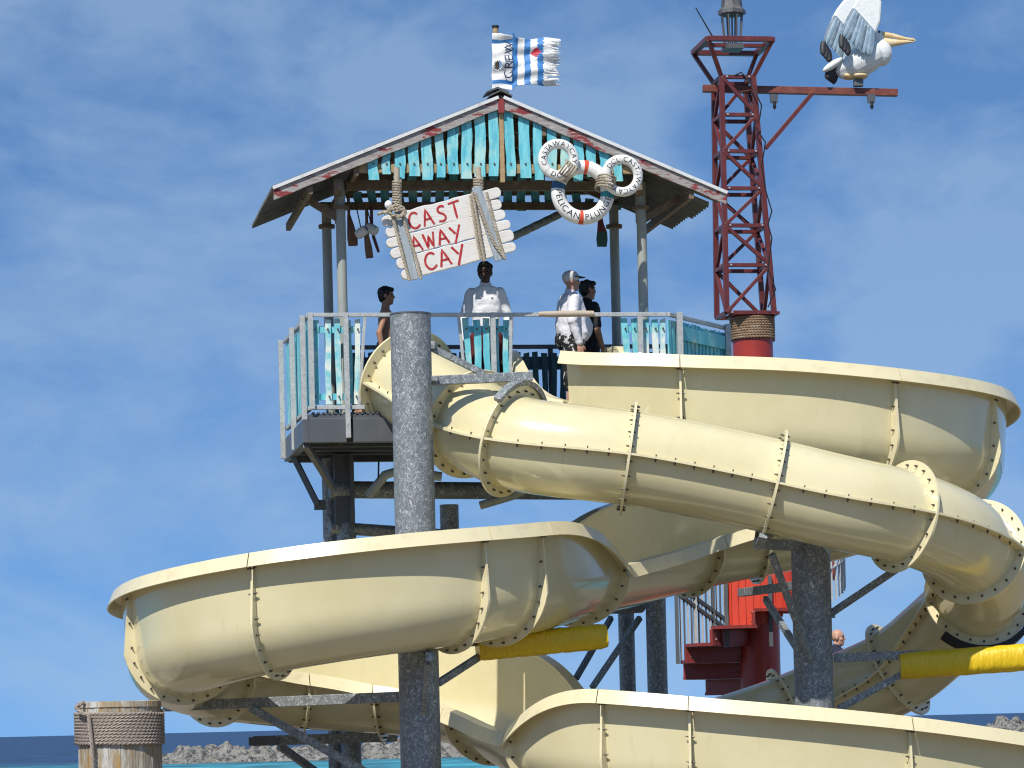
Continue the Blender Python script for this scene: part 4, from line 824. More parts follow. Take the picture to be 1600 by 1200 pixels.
# ------------------------------------------------------------------ plank sign hung from the gable
VS = -0.46
sign = thing('plank_sign', hp(700, 365, VS), 'whitewashed plank sign with red CAST AWAY CAY lettering roped below the gable', 'sign')
sc0 = hp(699, 367, VS); ang = R_(14.5); SX = U*math.cos(ang)+Z*math.sin(ang); SY = -U*math.sin(ang)+Z*math.cos(ang); KP = 1/136.0
def SG(x, y, d=0): return sc0+SX*(x*KP)+SY*(y*KP)-V*d          # sign coordinates in photo pixels from its centre
rnd = random.Random(11)
rows = [(17.5, 52, -88, 90), (-15.5, 17, -90, 92), (-51, -16, -87, 93)]
for (y0, y1, x0, x1) in rows:
    def end(x, sgn, y0, y1):            # two rounded fingers, as split board ends
        pts = []; hmid = (y0+y1)/2+rnd.uniform(-2, 2)
        for (a, c) in ((y0, hmid-0.8), (hmid+0.8, y1)):
            e = x+sgn*rnd.uniform(3, 14); r_ = (c-a)/2
            for k in range(7): th = -math.pi/2+math.pi*k/6; pts.append((e+sgn*math.cos(th)*6, (a+c)/2+math.sin(th)*r_*0.95))
            if a == y0: pts.append((x-sgn*14, hmid))
        return pts
    Rr = end(x1-10, 1, y0, y1); Ll = end(x0+10, -1, y0, y1)
    top = [(x1-30-k*(x1-x0-60)/10, y1+rnd.uniform(-1.2, 1.0)) for k in range(11)]; bot = [(x0+30+k*(x1-x0-60)/10, y0+rnd.uniform(-0.4, 0.6)) for k in range(11)]
    m = MB(); m.prism([SG(x, y, 0.03) for x, y in Rr+top+Ll[::-1]+bot], V*0.06); m.build('plank', sign_w, sign, bevel=0.008)
# hand-drawn letter strokes
LET = {'C': [[(1, .85), (.75, 1), (.35, .95), (.05, .6), (.08, .25), (.4, 0), (.75, .05), (1, .2)]], 'A': [[(0, 0), (.45, 1), (.95, 0)], [(.12, .38), (.85, .36)]], 'S': [[(.9, .88), (.55, 1), (.2, .85), (.25, .6), (.7, .45), (.85, .2), (.55, 0), (.1, .08)]],
       'T': [[(-.05, .97), (1.05, 1.02)], [(.5, 1), (.47, 0)]], 'W': [[(0, 1), (.22, 0), (.48, .8), (.72, 0), (1, 1)]], 'Y': [[(0, 1), (.45, .5)], [(1, 1), (.2, -.15)]]}
m = MB()
def stroke(m, pts, w):
    if len(pts) > 5:
        for _ in range(2):
            q = [pts[0]]
            for a, c in zip(pts, pts[1:]): q += [(a[0]*.75+c[0]*.25, a[1]*.75+c[1]*.25), (a[0]*.25+c[0]*.75, a[1]*.25+c[1]*.75)]
            pts = q+[pts[-1]]
    P_ = []
    for a, c in zip(pts, pts[1:]):
        for k in range(5): P_.append((a[0]+(c[0]-a[0])*k/5, a[1]+(c[1]-a[1])*k/5))
    P_.append(pts[-1]); vs = []; n = len(P_)
    for i, (x, y) in enumerate(P_):
        tx = P_[min(i+1, n-1)][0]-P_[max(i-1, 0)][0]; ty = P_[min(i+1, n-1)][1]-P_[max(i-1, 0)][1]; L = math.hypot(tx, ty) or 1; ww = w*rnd.uniform(0.8, 1.15)/2
        for s_ in (-1, 1): vs.append(SG(x-ty/L*ww*s_, y+tx/L*ww*s_, 0.0335))
    m.add(vs, [[2*i, 2*i+1, 2*i+3, 2*i+2] for i in range(n-1)])
for word, x, y, w, h, gap in (('CAST', -54, 21, 16.5, 25, 6), ('AWAY', -60, -13, 17, 23, 4.5), ('CAY', -47, -46, 18, 26, 5.5)):
    for ch in word:
        for st in LET[ch]: stroke(m, [(x+px_*w, y+py_*h+rnd.uniform(-.4, .4)) for px_, py_ in st], 3.4)
        x += w+gap
m.build('lettering', ink_red, sign)
for (xa_, ya_, xb_, yb_, w) in ((622, 330, 648, 437, 12), (744, 292, 781, 407, 15)):
    m = MB(); m.bar(hp(xa_, ya_, VS-0.055), hp(xb_, yb_, VS-0.055), w*KP, 0.035, V); m.build('batten', batten_m, sign, bevel=0.006)
def RP(pts, d=0.09): return [hp(x, y, VS-d) for x, y in pts]
for pts in ([(613, 336), (622, 372), (632, 410), (640, 438)], [(628, 334), (640, 372), (652, 410), (658, 436)], [(738, 300), (745, 340), (752, 380), (757, 408)], [(742, 302), (757, 345), (772, 380), (790, 405)], [(760, 300), (770, 340), (780, 375), (788, 402)], [(735, 305), (741, 345), (747, 382), (752, 406)]):
    rope(RP(pts), 0.019, rope_m, 'rope', sign)
def coil(px, y0, y1, r, turns, vv, rr=0.012):
    c0, c1 = hp(px, y0, vv), hp(px+0.5, y1, vv); return [c0.lerp(c1, i/(turns*18))+Vector((math.cos(2*math.pi*i/18)*r, math.sin(2*math.pi*i/18)*r, 0)) for i in range(turns*18+1)]
rope(coil(620, 282, 318, 0.045, 9, VS+0.06), 0.014, rope_m, 'rope_coil', sign); rope(coil(747, 278, 294, 0.05, 4, VS+0.06), 0.014, rope_m, 'rope_coil', sign)
m = MB(); m.tube([hp(620, 262, VS+0.1), hp(620, 335, VS+0.04)], 0.034, 10); m.tube([hp(747, 262, VS+0.1), hp(750, 305, VS+0.04)], 0.034, 10); stuff(m.build('hanger_rope', rope_m, sign, smooth=50))
kn = [(600, 334), (610, 328), (622, 325), (632, 330), (626, 338), (612, 336), (606, 328), (618, 320), (630, 324), (634, 334), (620, 340)]
rope(RP(kn, 0.12), 0.02, rope_m, 'knot', sign); rope(RP([(590, 335), (600, 331), (612, 333)], 0.10), 0.02, rope_m, 'knot', sign)
m = MB(); m.ellipsoid(hp(607, 320, VS-0.06), 0.045, 0.045, 0.05); m.build('float_ball', ring_w, sign, smooth=60)

# ------------------------------------------------------------------ life rings lashed to the gable
def life_ring(px, py, v, Rp, rp, words, bands, ridges, label):
    c = hp(px, py, v); k = c.y/F; Rm = (Rp+rp)/2*k; rt = (Rp-rp)/2*k; o = thing('life_ring', c-Z*Rp*k, label, 'life ring', 'life rings on the gable')
    def TP(a, b, e=1.0):                 # angle round the ring, angle round its section (0 = towards the viewer)
        d = U*math.cos(a)+Z*math.sin(a); return c+d*(Rm+rt*e*math.sin(b))-V*(rt*0.85*e*math.cos(b))
    def band(a0, a1, e, n): 
        rings = [[TP(a0+(a1-a0)*i/n, 2*math.pi*j/20, e) for j in range(20)] for i in range(n+1)]; return sweep(rings)
    m, n, kk = band(0, 2*math.pi, 1.0, 72); flip_check(m).build('body', ring_w, o, smooth=60, merge=True)
    for (a, w, mt) in bands: m, n, kk = band(R_(a-w/2), R_(a+w/2), 1.012, 6); flip_check(m).build('band', mt, o, smooth=60)
    for a in ridges: m, n, kk = band(R_(a-1.6), R_(a+1.6), 1.05, 2); flip_check(m).build('strap', ring_w, o, smooth=60)
    m = MB()
    for word, amid, size, flip in words:
        ws = [glyph(ch)[2]*size+size*0.16 for ch in word]; tot = sum(ws); x = -tot/2
        for ch, w in zip(word, ws):
            cx_ = x+w/2; x += w
            def fn(gx, gy, cx_=cx_):
                s_ = (cx_+gx)/Rm
                if flip: a = R_(amid)+s_; b = -(gy-size*0.36)/rt          # tops of the letters towards the centre
                else: a = R_(amid)-s_; b = (gy-size*0.36)/rt
                return TP(a, b, 1.03)
            put_glyph(m, ch, fn, size)
    m.build('lettering', ink_blk, o); return o
VR = -0.44
S1 = 0.082
big = life_ring(910.5, 300.5, VR, 50.5, 28.5, [('PELICAN', 217, 0.10, True), ('PLUNGE', 310, 0.10, True)], [(82, 9, band_red), (264, 9, band_red), (166, 14, band_blue), (-6, 14, band_teal)], [], 'largest life ring, with red and blue bands, reading PELICAN PLUNGE')
life_ring(872.5, 249.5, VR-0.12, 32.5, 17, [('CAST', 168, S1, False), ('AWAY', 90, S1, False), ('CAY', 12, S1, False), ('DCL', 266, S1, True)], [], [45, 50, 218, 223], 'small white life ring over the gable slats, left of the largest ring')
life_ring(972.0, 274.5, VR-0.12, 33, 18, [('CAST', 52, S1, False), ('AWAY', -28, S1, False), ('CAY', -100, S1, False), ('DCL', 128, S1, False)], [], [10, 5, 178, 183], 'small white life ring under the sloping fascia, right of the largest ring')
def lash(px, py, dx, dy, label):
    pts = []
    for i in range(5*16+1):
        a = 2*math.pi*i/16; t = (i/80-0.5)*0.16; c = hp(px, py, VR-0.08); d1 = (U*dx+Z*dy).normalized(); d2 = (U*dy-Z*dx).normalized()
        pts.append(c+d1*math.cos(a)*0.10-V*math.sin(a)*0.17+d2*t)
    m = None; o = rope(pts, 0.012, rope_m, 'rope_lashing', None, strands=3); return tag(o, label, 'rope', 'rope lashings between life rings')
lash(886, 268, 0.6, 0.8, 'rope lashing tying the left small life ring to the largest ring'); lash(946, 287, 1, -0.3, 'rope lashing tying the right small life ring to the largest ring')

# ------------------------------------------------------------------ oars, floats and a jointed pole under the roof
def paddle(pts, ws, v, mt, label, mt2=None):
    a = [hp(x, y, v) for x, y in pts]; n = len(a); o = thing('paddle', a[-1], label, 'paddle'); L, Rr = [], []
    for i in range(n):
        t = (a[min(i+1, n-1)]-a[max(i-1, 0)]).normalized(); s_ = t.cross(V).normalized(); L.append(a[i]+s_*ws[i]*KP/2); Rr.append(a[i]-s_*ws[i]*KP/2)
    m = MB(); m.prism(L+Rr[::-1], V*0.035); bl_ = m.build('blade', mt, o, bevel=0.008)
    m = MB(); m.tube([a[0]+Z*0.22, a[0]-Z*0.08], 0.018, 8); m.build('shaft', mt, o, smooth=50)
    if mt2: m = MB(); m.prism([p-V*0.003 for p in (L[-3:]+Rr[-3:][::-1])], V*0.041); m.build('painted_tip', mt2, o)
    return o
oar = mat('varnished brown wood', (0.20, 0.10, 0.045), 0.5, var=[(14, (0.12, 0.06, 0.03), 0.45, 0.7, (2, 2, 0.3), 4)])
paddle([(545, 335), (548, 352), (551, 372), (552, 384)], [5, 11, 17, 15], 1.0, oar, 'broad brown paddle hanging beside the left front post')
paddle([(573, 345), (573, 368), (576, 388), (578, 403)], [4, 8, 12, 12], 0.9, oar, 'brown paddle hanging between the two white floats and the sign')
paddle([(581, 352), (584, 370), (588, 382), (592, 394)], [4, 5, 5, 4], 0.95, redm, 'thin red paddle hanging beside the white floats')
paddle([(938, 330), (939, 350), (941, 362), (941, 374), (941, 385)], [4, 10, 16, 18, 15], 1.2, mat('dark red oar paint', (0.15, 0.025, 0.03), 0.5), 'dark red paddle with green tip beside the right rear post', mat('dark green oar paint', (0.03, 0.10, 0.07), 0.5))
for px, py, lab, tl in ((565, 363, 'left of two white floats hanging in the shelter', 0.5), (581, 358, 'right of two white floats hanging in the shelter', -0.5)):
    c = hp(px, py, 0.85); ax = (U*0.75+Z*tl-V*0.5).normalized(); o = thing('fishing_float', c-Z*0.09, lab, 'float', 'white floats in the shelter')
    m = MB(); m.lathe([(0.03, -0.075), (0.055, -0.065), (0.06, 0), (0.055, 0.065), (0.03, 0.075)], c, 18, ax); m.build('body', ring_w, o, smooth=50)
    m = MB(); m.tube([c, c+Z*0.12+U*-0.02, hp(px-8, 325, 0.85)], 0.008, 6); m.build('cord', black, o)
    m = MB(); m.lathe([(0.026, 0.072), (0.022, 0.082)], c, 12, ax*(1 if tl > 0 else -1)); m.build('end_plug', dsteel, o)
a, c = hp(797, 372, 0.2), hp(876, 334, 0.9); d = c-a; bam = thing('jointed_pole', a, 'grey jointed pole slanting from the sign up to the largest life ring', 'pole')
bmt = mat('grey bamboo', (0.20, 0.20, 0.16), 0.6, var=[(12, (0.12, 0.12, 0.09), 0.45, 0.7, I3, 4)])
for i in range(5):
    p0_, p1_ = a+d*(i/5), a+d*((i+0.96)/5); m = MB(); m.tube([p0_, p0_.lerp(p1_, 0.08), p0_.lerp(p1_, 0.5), p0_.lerp(p1_, 0.92), p1_], [0.034, 0.046, 0.049, 0.046, 0.034], 12); m.build('joint', bmt, bam, smooth=50)

# ------------------------------------------------------------------ pelican on the yard
YP = YM+0.28; KY = YP/F
pc = at(1333, 131, YP); pel = thing('pelican_statue', pc, 'white and grey pelican statue with raised wings perched on the red yard beam', 'statue')
def remesh(m, name, mts, par, vox=0.012, smooth_it=4, matfn=None, folds=None):
    root = par
    off = Vector(par.location); me = bpy.data.meshes.new('tmp'); me.from_pydata([p-off for p in m.v], [], m.f)
    o = bpy.data.objects.new('tmp', me); C.objects.link(o); md = o.modifiers.new('r', 'REMESH'); md.mode = 'VOXEL'; md.voxel_size = vox
    if smooth_it: sm = o.modifiers.new('s', 'SMOOTH'); sm.iterations = smooth_it; sm.factor = 0.5
    bpy.context.view_layer.update(); ev = o.evaluated_get(bpy.context.evaluated_depsgraph_get()); new = bpy.data.meshes.new_from_object(ev)
    bpy.data.objects.remove(o); new.name = name; new.materials.clear()
    if folds:                                    # cloth folds or locks of hair: (scale, stretch, depth)
        nn = [v.normal.copy() for v in new.vertices]; sc, st, dp = folds; sd_ = len(bpy.data.objects)
        for v, q in zip(new.vertices, nn): v.co += q*dp*mn.fractal(Vector((v.co.x*sc*st[0], v.co.y*sc*st[1], v.co.z*sc*st[2]+sd_)), 0.8, 2.2, 3)
    for mt in mts: new.materials.append(mt)
    new.polygons.foreach_set('use_smooth', [True]*len(new.polygons))
    if matfn: new.polygons.foreach_set('material_index', [matfn(p.center+off) for p in new.polygons])
    ob = bpy.data.objects.new(name, new); C.objects.link(ob); ob.parent = par; return ob
def PP(px, py, d=0): return at(px, py, YP)+Vector((0, -d, 0))
def rotY(a): return Matrix.Rotation(R_(a), 3, 'Y')
pw = mat('white painted resin', (0.74, 0.76, 0.74), 0.45, var=[(9, (0.62, 0.66, 0.66), 0.5, 0.75, I3, 5)], bump=(24, 0.4, 0.01, I3))
pg_ = mat('blue grey feather paint', (0.20, 0.29, 0.37), 0.5, var=[(10, (0.34, 0.44, 0.50), 0.5, 0.7, (1, 1, 1), 5)]); pg2 = mat('darker grey feather paint', (0.10, 0.15, 0.20), 0.55, var=[(12, (0.24, 0.32, 0.38), 0.45, 0.7, I3, 5)]); pk = mat('black feather paint', (0.02, 0.022, 0.026), 0.5)
pbk = mat('pale orange bill paint', (0.68, 0.50, 0.25), 0.4, var=[(9, (0.74, 0.62, 0.42), 0.5, 0.7, I3, 4)])
m = MB(); m.ellipsoid(PP(1350, 93), 0.36, 0.23, 0.225, rotY(-28)); m.ellipsoid(PP(1376, 82), 0.17, 0.15, 0.20, rotY(-10)); m.ellipsoid(PP(1322, 103), 0.20, 0.14, 0.12, rotY(-35))
m.ellipsoid(PP(1371, 58), 0.085, 0.08, 0.10); m.tube([PP(1374, 56), PP(1372, 68), PP(1378, 82)], [0.08, 0.085, 0.10], 12); m.ellipsoid(PP(1318, 112), 0.10, 0.10, 0.11)
remesh(m, 'body', [pw], pel, 0.014, 5)
m = MB(); m.tube([PP(1374, 53), PP(1395, 56), PP(1415, 61), PP(1427, 62), PP(1431, 64)], [0.042, 0.036, 0.026, 0.022, 0.008], 10); m.build('upper_bill', pbk, pel, smooth=60)
m = MB(); m.tube([PP(1374, 62), PP(1384, 67), PP(1398, 67), PP(1415, 65.5), PP(1428, 65)], [0.05, 0.072, 0.052, 0.028, 0.01], 12); m.build('bill_pouch', pbk, pel, smooth=60)
m = MB(); 
for s_ in (-1, 1): m.ellipsoid(PP(1373, 51, 0.07*s_), 0.017, 0.012, 0.017)
stuff(m.build('eyes', pk, pel, smooth=60))
def plate(pts, d, th, mt, name, par, bev=0.02): m = MB(); m.prism([PP(x, y, d) for x, y in pts], Vector((0, th, 0))); return m.build(name, mt, par, bevel=bev)
def feather(p0, p1, w, d0, d1, mt, par, name='feather', th=0.022):
    a, c = PP(*p0, d0), PP(*p1, d1); t = (c-a); L = t.length; t.normalize(); s_ = t.cross(Vector((0, 1, 0))).normalized(); nn_ = s_.cross(t); vs = []; n = 8; m = MB(); rings = []
    for i in range(n+1):
        f = i/n; ww = w*KY/2*(0.55+0.9*math.sin(math.pi*(0.15+0.75*f)))*(0.25 if i == n else 1); rings.append([a+t*L*f+s_*ww*math.cos(2*math.pi*j/8)+nn_*th*math.sin(2*math.pi*j/8)*(0.3 if i == n else 1) for j in range(8)])
    m, k, q = sweep(rings); m.f += [list(range(8)), [(q-1)*8+j for j in range(8)]]; m.m += [0, 0]; return flip_check(m).build(name, mt, par, smooth=60)
for side, dd, ox in ((1, 0.24, 0), (-1, -0.22, -24)):
    w_ = plate([(1326+ox, 22), (1334+ox, 8), (1344+ox, -5), (1358+ox, -12), (1370+ox, -6), (1375+ox, 10), (1373+ox, 38), (1366+ox, 56), (1352+ox, 62), (1338+ox, 52), (1328+ox, 40)], dd, 0.07*side if side > 0 else 0.07, pw, 'wing', pel, 0.03)
    for i in range(15):
        f = i/14; p0_ = (1332+ox+f*28, 20+f*32); p1_ = (1312+ox+f*44 if side > 0 else 1290+f*40, 62+f*38-(max(0, f-0.75)*30))
        feather(p0_, p1_, 6.6, dd+0.012+(i % 2)*0.006, dd+0.05+(i % 2)*0.012, pg_ if i % 3 else pg2, w_, th=0.012)
    for i in range(3): feather((1313+ox+i*3, 60+i*6), (1312+ox+i*5, 84+i*5), 8, dd+0.03, dd+0.06, pk, w_, 'black_feather')
m = MB(); m.ellipsoid(PP(1300, 104, 0.12), 0.18, 0.07, 0.055, rotY(-32)); remesh(m, 'tail_covert', [pw], pel, 0.012, 3)
for i in range(4): feather((1308-i*3, 100+i*2), (1296-i*4+6, 132-i*2), 8, 0.0+i*0.03, 0.0+i*0.03, pk, pel, 'tail_feather')
m = MB(); m.ellipsoid(PP(1325, 119), 0.12, 0.10, 0.055, rotY(8)); m.ellipsoid(PP(1343, 119, 0.06), 0.13, 0.08, 0.04); m.ellipsoid(PP(1343, 119, -0.07), 0.13, 0.08, 0.04); remesh(m, 'feet', [pbk], pel, 0.012, 3)
m = MB(); m.frame_box(PP(1341, 130), Vector((0.07, 0, 0)), Vector((0, 0.05, 0)), Z*0.05); m.build('mount', dsteel, pel, bevel=0.01)
# ------------------------------------------------------------------ people
def person(name, foot, psi, H, label, skin, arms, top, bottom, hair=None, belly=0.0, cap=False, build=1.0, lean=0.0, short_sleeve=False, legs='stand', head_turn=0.0, bare=False, short_len=0.92):
    """foot: point between the feet; psi: heading; arms: {side: (elbow, wrist, hand direction)} in body space (x forward, y left, z up) for a 1.75 m figure"""
    o = thing('person', foot, label, 'person'); k = H/1.75; cp, sp = math.cos(R_(psi)), math.sin(R_(psi)); foot = Vector(foot)
    def B(x, y, z):
        x = x+lean*max(0, z-0.95); return foot+Vector((cp*x-sp*y, sp*x+cp*y, z))*k
    rot = Matrix.Rotation(R_(psi), 3, 'Z'); rh = Matrix.Rotation(R_(psi+head_turn), 3, 'Z')
    def E(m, x, y, z, rx, ry, rz, g=0): m.ellipsoid(B(x, y, z), (rx+g)*k, (ry+g)*k, (rz+g)*k, rot, 18, 12)
    def T(m, a, c, r0, r1, g=0):
        p, q = B(*a), B(*c); n = 6; m.tube([p.lerp(q, i/n) for i in range(n+1)], [(r0+(r1-r0)*i/n+g)*k for i in range(n+1)], 14)
        for pt, r in ((p, r0), (q, r1)): m.ellipsoid(pt, (r+g)*k, (r+g)*k, (r+g)*k, None, 12, 8)
    w = build
    def torso(m, g=0):
        prof_ = [(0.93, 0.155, 0.105), (1.02, 0.148, 0.108), (1.12, 0.150, 0.112), (1.24, 0.166, 0.118), (1.34, 0.178, 0.120), (1.41, 0.180, 0.108), (1.455, 0.135, 0.085), (1.48, 0.080, 0.062)]
        rings = []
        for z, hw, hd in prof_:
            bl_ = belly*math.exp(-((z-1.08)/0.16)**2); ring = []
            for j in range(24):
                a = 2*math.pi*j/24; ca, sa = math.cos(a), math.sin(a); q = 0.8
                x = math.copysign(abs(ca)**q, ca)*(hd*w+g+bl_*0.5)+bl_*(0.75 if ca > 0 else 0.15); y = math.copysign(abs(sa)**q, sa)*(hw*w+g+bl_*0.25); ring.append(B(x, y, z+(g if z > 1.45 else 0)))
            rings.append(ring)
        mm, n_, k_ = sweep(rings); mm.f += [list(range(n_)), [(k_-1)*n_+j for j in range(n_)]]; mm.m += [0, 0]; flip_check(mm); m.add(mm.v, mm.f)
        for s_ in (-1, 1): E(m, 0.0, s_*0.165*w, 1.415, 0.055, 0.055, 0.055, g)
    def pelvis(m, g=0): E(m, -0.01, 0, 0.95, 0.125*w+belly*0.25, 0.165*w, 0.15, g)
    LG = {1: ((0, 0.09, 0.92), (0.02, 0.10, 0.50), (-0.02, 0.11, 0.08)), -1: ((0, -0.09, 0.92), (0.02, -0.10, 0.50), (-0.02, -0.11, 0.08))}
    if legs == 'step': LG[-1] = ((0, -0.09, 0.92), (-0.16, -0.10, 0.52), (-0.40, -0.11, 0.16))
    def arm_segs(m, g, upto=1.0):
        for s_, (el, wr, hd) in arms.items():
            sh = (0, s_*0.18*w, 1.42); T(m, sh, tuple(sh[i]+(el[i]-sh[i])*min(1, upto*2) for i in range(3)), 0.052*w, 0.043*w, g)
            if upto > 0.5: T(m, el, tuple(el[i]+(wr[i]-el[i])*min(1, upto*2-1) for i in range(3)), 0.042, 0.030, g)
    m = MB(); torso(m); pelvis(m); arm_segs(m, 0)
    for s_, (hp_, kn_, an) in LG.items():
        T(m, hp_, kn_, 0.088*w, 0.058); T(m, kn_, an, 0.060, 0.038); E(m, an[0]+0.07, an[1], an[2]-0.04, 0.125, 0.045, 0.04)
    T(m, (-0.005, 0, 1.45), (0.01, 0, 1.57), 0.058, 0.054)
    hc = (0.02, 0, 1.645)
    def HE(mm, x, y, z, rx, ry, rz, n=14): v = rh @ Vector((x, y, z)); mm.ellipsoid(B(*hc)+v*k, rx*k, ry*k, rz*k, rh, n, 10)
    HE(m, -0.008, 0, 0.03, 0.093, 0.074, 0.090); HE(m, 0.022, 0, -0.045, 0.066, 0.056, 0.075); HE(m, 0.06, 0, -0.088, 0.026, 0.03, 0.024)      # skull, jaw, chin
    HE(m, 0.092, 0, -0.012, 0.022, 0.014, 0.022); HE(m, 0.084, 0, 0.010, 0.012, 0.011, 0.024); HE(m, 0.074, 0, 0.038, 0.018, 0.05, 0.012); HE(m, 0.082, 0, -0.047, 0.012, 0.026, 0.009); HE(m, 0.080, 0, -0.062, 0.012, 0.022, 0.008)
    for s_ in (-1, 1): HE(m, -0.004, s_*0.075, 0.0, 0.022, 0.012, 0.034); HE(m, 0.05, s_*0.042, -0.02, 0.03, 0.022, 0.026)
    for s_, (el, wr, hd) in arms.items():                                    # hands: palm, four unequal bent fingers, thumb from the side of the palm
        d = (rot @ Vector(hd)).normalized(); wv = B(*wr); side = d.cross(rot @ Vector((0, 1, 0))); 
        side = side.normalized() if side.length > 0.1 else rot @ Vector((1, 0, 0)); nrm = d.cross(side).normalized()
        if nrm.dot(rot @ Vector((0, s_, 0))) > 0: nrm = -nrm                 # palm faces the body
        mt_ = Matrix((side, d, nrm)).transposed(); m.ellipsoid(wv+d*0.05*k, 0.042*k, 0.058*k, 0.017*k, mt_, 12, 8)
        for f, (off, L) in enumerate(((0.030, 0.072), (0.010, 0.082), (-0.010, 0.076), (-0.029, 0.058))):
            p_ = wv+(d*0.09+side*off)*k; q_ = p_+(d*L*0.5+nrm*0.008)*k; e_ = q_+(d*L*0.42+nrm*0.028)*k; m.tube([wv+(d*0.05+side*off*0.9)*k, p_, q_, e_], [0.011*k, 0.0105*k, 0.0095*k, 0.008*k], 8)
        m.tube([wv+(d*0.03+side*0.03)*k, wv+(d*0.06+side*0.058+nrm*0.01)*k, wv+(d*0.095+side*0.062+nrm*0.022)*k], [0.014*k, 0.012*k, 0.009*k], 8)
    body = remesh(m, 'body', [skin], o, 0.0075*k, 5)
    m = MB()
    for s_ in (-1, 1): HE(m, 0.079, s_*0.031, 0.012, 0.009, 0.013, 0.008, 10)
    m_e = m.build('eyes', pk, o, smooth=60); stuff(m_e)
    if not bare:
        m = MB(); torso(m, 0.018); T(m, (-0.005, 0, 1.44), (0.0, 0, 1.51), 0.07, 0.062, 0.008); arm_segs(m, 0.016, 0.42 if short_sleeve else 0.97); remesh(m, 'shirt', [top], o, 0.010*k, 3, folds=(8, (1, 1, 1.5), 0.007))
    m = MB(); pelvis(m, 0.022)
    for s_, (hp_, kn_, an) in LG.items(): T(m, hp_, tuple(hp_[i]+(kn_[i]-hp_[i])*short_len for i in range(3)), 0.095*w, 0.085, 0.012)
    remesh(m, 'shorts', [bottom], o, 0.012*k, 3, folds=(9, (1, 1, 0.8), 0.008))
    if hair:
        m = MB(); HE(m, -0.022, 0, 0.052, 0.098, 0.084, 0.088); HE(m, -0.05, 0, 0.0, 0.065, 0.078, 0.075); HE(m, 0.05, 0, 0.088, 0.05, 0.062, 0.036)
        for s_ in (-1, 1): HE(m, 0.012, s_*0.066, 0.045, 0.04, 0.016, 0.05)
        remesh(m, 'hair', [hair], o, 0.007*k, 2, folds=(34, (1, 1, 0.5), 0.012))
    if cap:
        m = MB(); HE(m, -0.010, 0, 0.052, 0.108, 0.090, 0.085); q = m; cpo = remesh(q, 'cap', [cap_m], o, 0.009*k, 3)
        m = MB(); rings = []
        for i in range(9):
            a = math.pi*(i/8-0.5)*0.95; r0, r1 = 0.085, 0.175
            pts = [(math.cos(a)*r0, math.sin(a)*0.078, 0.068), (math.cos(a)*r1+0.0, math.sin(a)*0.085, 0.052), (math.cos(a)*r1, math.sin(a)*0.085, 0.046), (math.cos(a)*r0, math.sin(a)*0.078, 0.060)]
            rings.append([B(*hc)+(rh @ Vector(p))*k for p in pts])
        mm, n_, k_ = sweep(rings); mm.f += [[0, 1, 2, 3], [(k_-1)*4+j for j in range(4)]]; mm.m += [0, 0]; flip_check(mm).build('cap_peak', mat('dark cap peak', (0.06, 0.06, 0.065), 0.7), o, smooth=40)
    return o
def onfloor(px, v): b = hp(px, 560, v); return Vector((b.x, b.y, pz))
DN = (0.1, 0, -1)
person('person', onfloor(604, 0.95), 5, 1.57, 'bare-chested person with short black hair behind the tall column, facing right', skin_t, {1: ((-0.05, 0.24, 1.14), (0.08, 0.25, 0.90), DN), -1: ((-0.10, -0.25, 1.14), (-0.06, -0.27, 0.88), DN)}, None, short_k, hair_m, build=0.84, legs='step', head_turn=-12, bare=True)
stf = person('person', onfloor(761, 0.75), -88, 1.83, 'person in a white long-sleeved collared shirt standing below the plank sign', skin_d, {1: ((-0.02, 0.255, 1.13), (0.06, 0.25, 0.88), DN), -1: ((-0.02, -0.255, 1.13), (0.06, -0.25, 0.88), DN)}, shirt_w, short_red, hair_m, build=0.92, head_turn=4)
person('person', onfloor(893, 0.85), 12, 1.74, 'person in white swim shirt and pale cap with patterned shorts, facing right', skin_l, {1: ((-0.04, 0.30, 1.14), (0.05, 0.28, 0.88), DN), -1: ((-0.05, -0.29, 1.14), (0.04, -0.27, 0.88), DN)}, shirt_rash, short_pat, None, belly=0.10, cap=True, build=1.14, short_len=1.22)
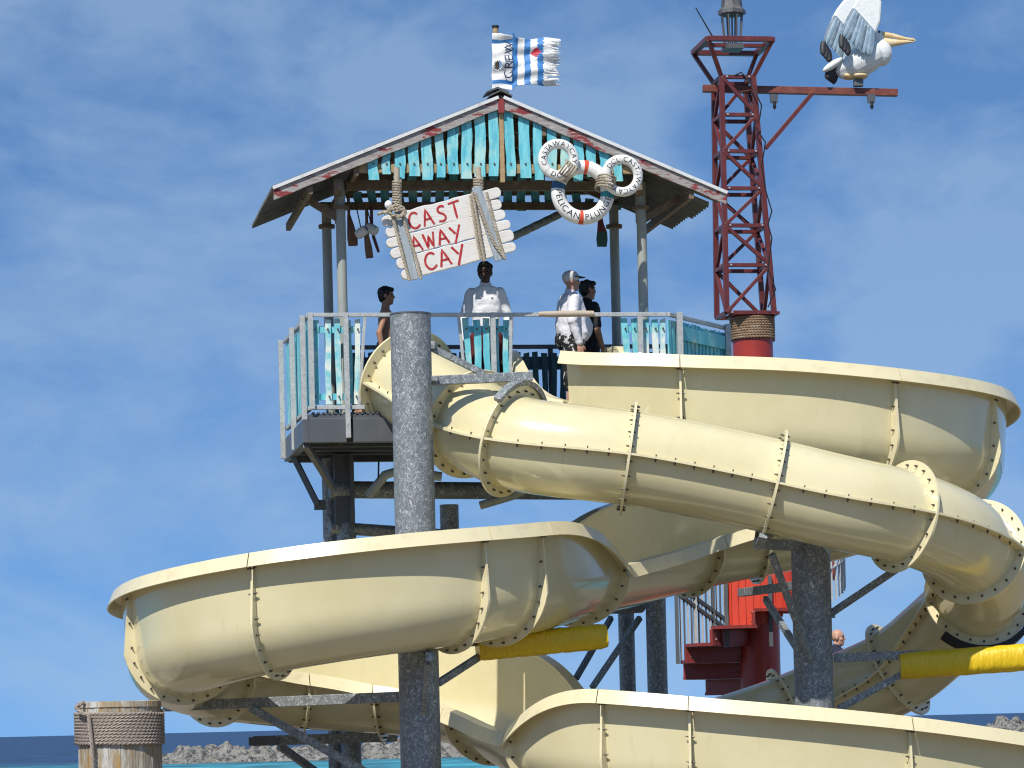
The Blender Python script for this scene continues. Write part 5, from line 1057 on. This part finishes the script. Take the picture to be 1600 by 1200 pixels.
person('person', onfloor(919, 1.35), 25, 1.70, 'person in a black short-sleeved shirt half hidden behind the one in a cap', skin_t, {1: ((0.0, 0.27, 1.14), (0.10, 0.26, 0.90), DN), -1: ((0.0, -0.27, 1.14), (0.08, -0.25, 0.90), DN)}, shirt_k, shirt_k, hair_m, build=1.05, short_sleeve=True)
# collar, placket and badges of the white shirt
hb = stf.location; KS = 1.83/1.75
def FP(x, y, z): p = Vector((0, 0, 0)); a = R_(-88); return Vector((hb.x, hb.y, hb.z))+Vector((math.cos(a)*x-math.sin(a)*y, math.sin(a)*x+math.cos(a)*y, z))*KS
for s_ in (-1, 1): m = MB(); m.prism([FP(0.062, 0.004*s_, 1.475), FP(0.078, 0.03*s_, 1.435), FP(0.05, 0.078*s_, 1.475), FP(0.035, 0.066*s_, 1.525)], (FP(0.014, 0, 0)-FP(0, 0, 0))); m.build('collar', shirt_w, stf)
m = MB(); m.prism([FP(0.128, -0.05, 1.345), FP(0.122, -0.09, 1.345), FP(0.122, -0.09, 1.352), FP(0.128, -0.05, 1.352)], FP(0.008, 0, 0)-FP(0, 0, 0)); m.build('badge', dsteel, stf)
m = MB(); m.prism([FP(0.128, 0.055, 1.347), FP(0.124, 0.08, 1.347), FP(0.124, 0.08, 1.357), FP(0.128, 0.055, 1.357)], FP(0.008, 0, 0)-FP(0, 0, 0)); m.build('badge', post_gy, stf)
# the fifth stands lower down, on the stair's landing behind the second column
lb = at(1308, 1050, 43.8); hz = at(1311, 985, 43.8).z-1.76
m = MB(); m.frame_box(Vector((lb.x+0.1, lb.y, hz-0.04)), Vector((0.75, 0, 0)), Vector((0, 0.55, 0)), Z*0.04); m.build('landing', stair_red, stair)
for dx in (-0.55, 0.75): m = MB(); m.lathe([(0.06, -1), (0.06, hz-0.08)], (lb.x+dx, lb.y, 0), 14); m.build('landing_leg', stair_red, stair, smooth=40)
person('person', (lb.x, lb.y, hz), -8, 1.76, 'bald person in a navy shirt low down beside the second column, facing right', skin_l, {1: ((0.0, 0.28, 1.14), (0.10, 0.26, 0.90), DN), -1: ((0.0, -0.28, 1.14), (0.08, -0.26, 0.90), DN)}, navy, navy, None, build=1.05, short_sleeve=True, head_turn=-6)
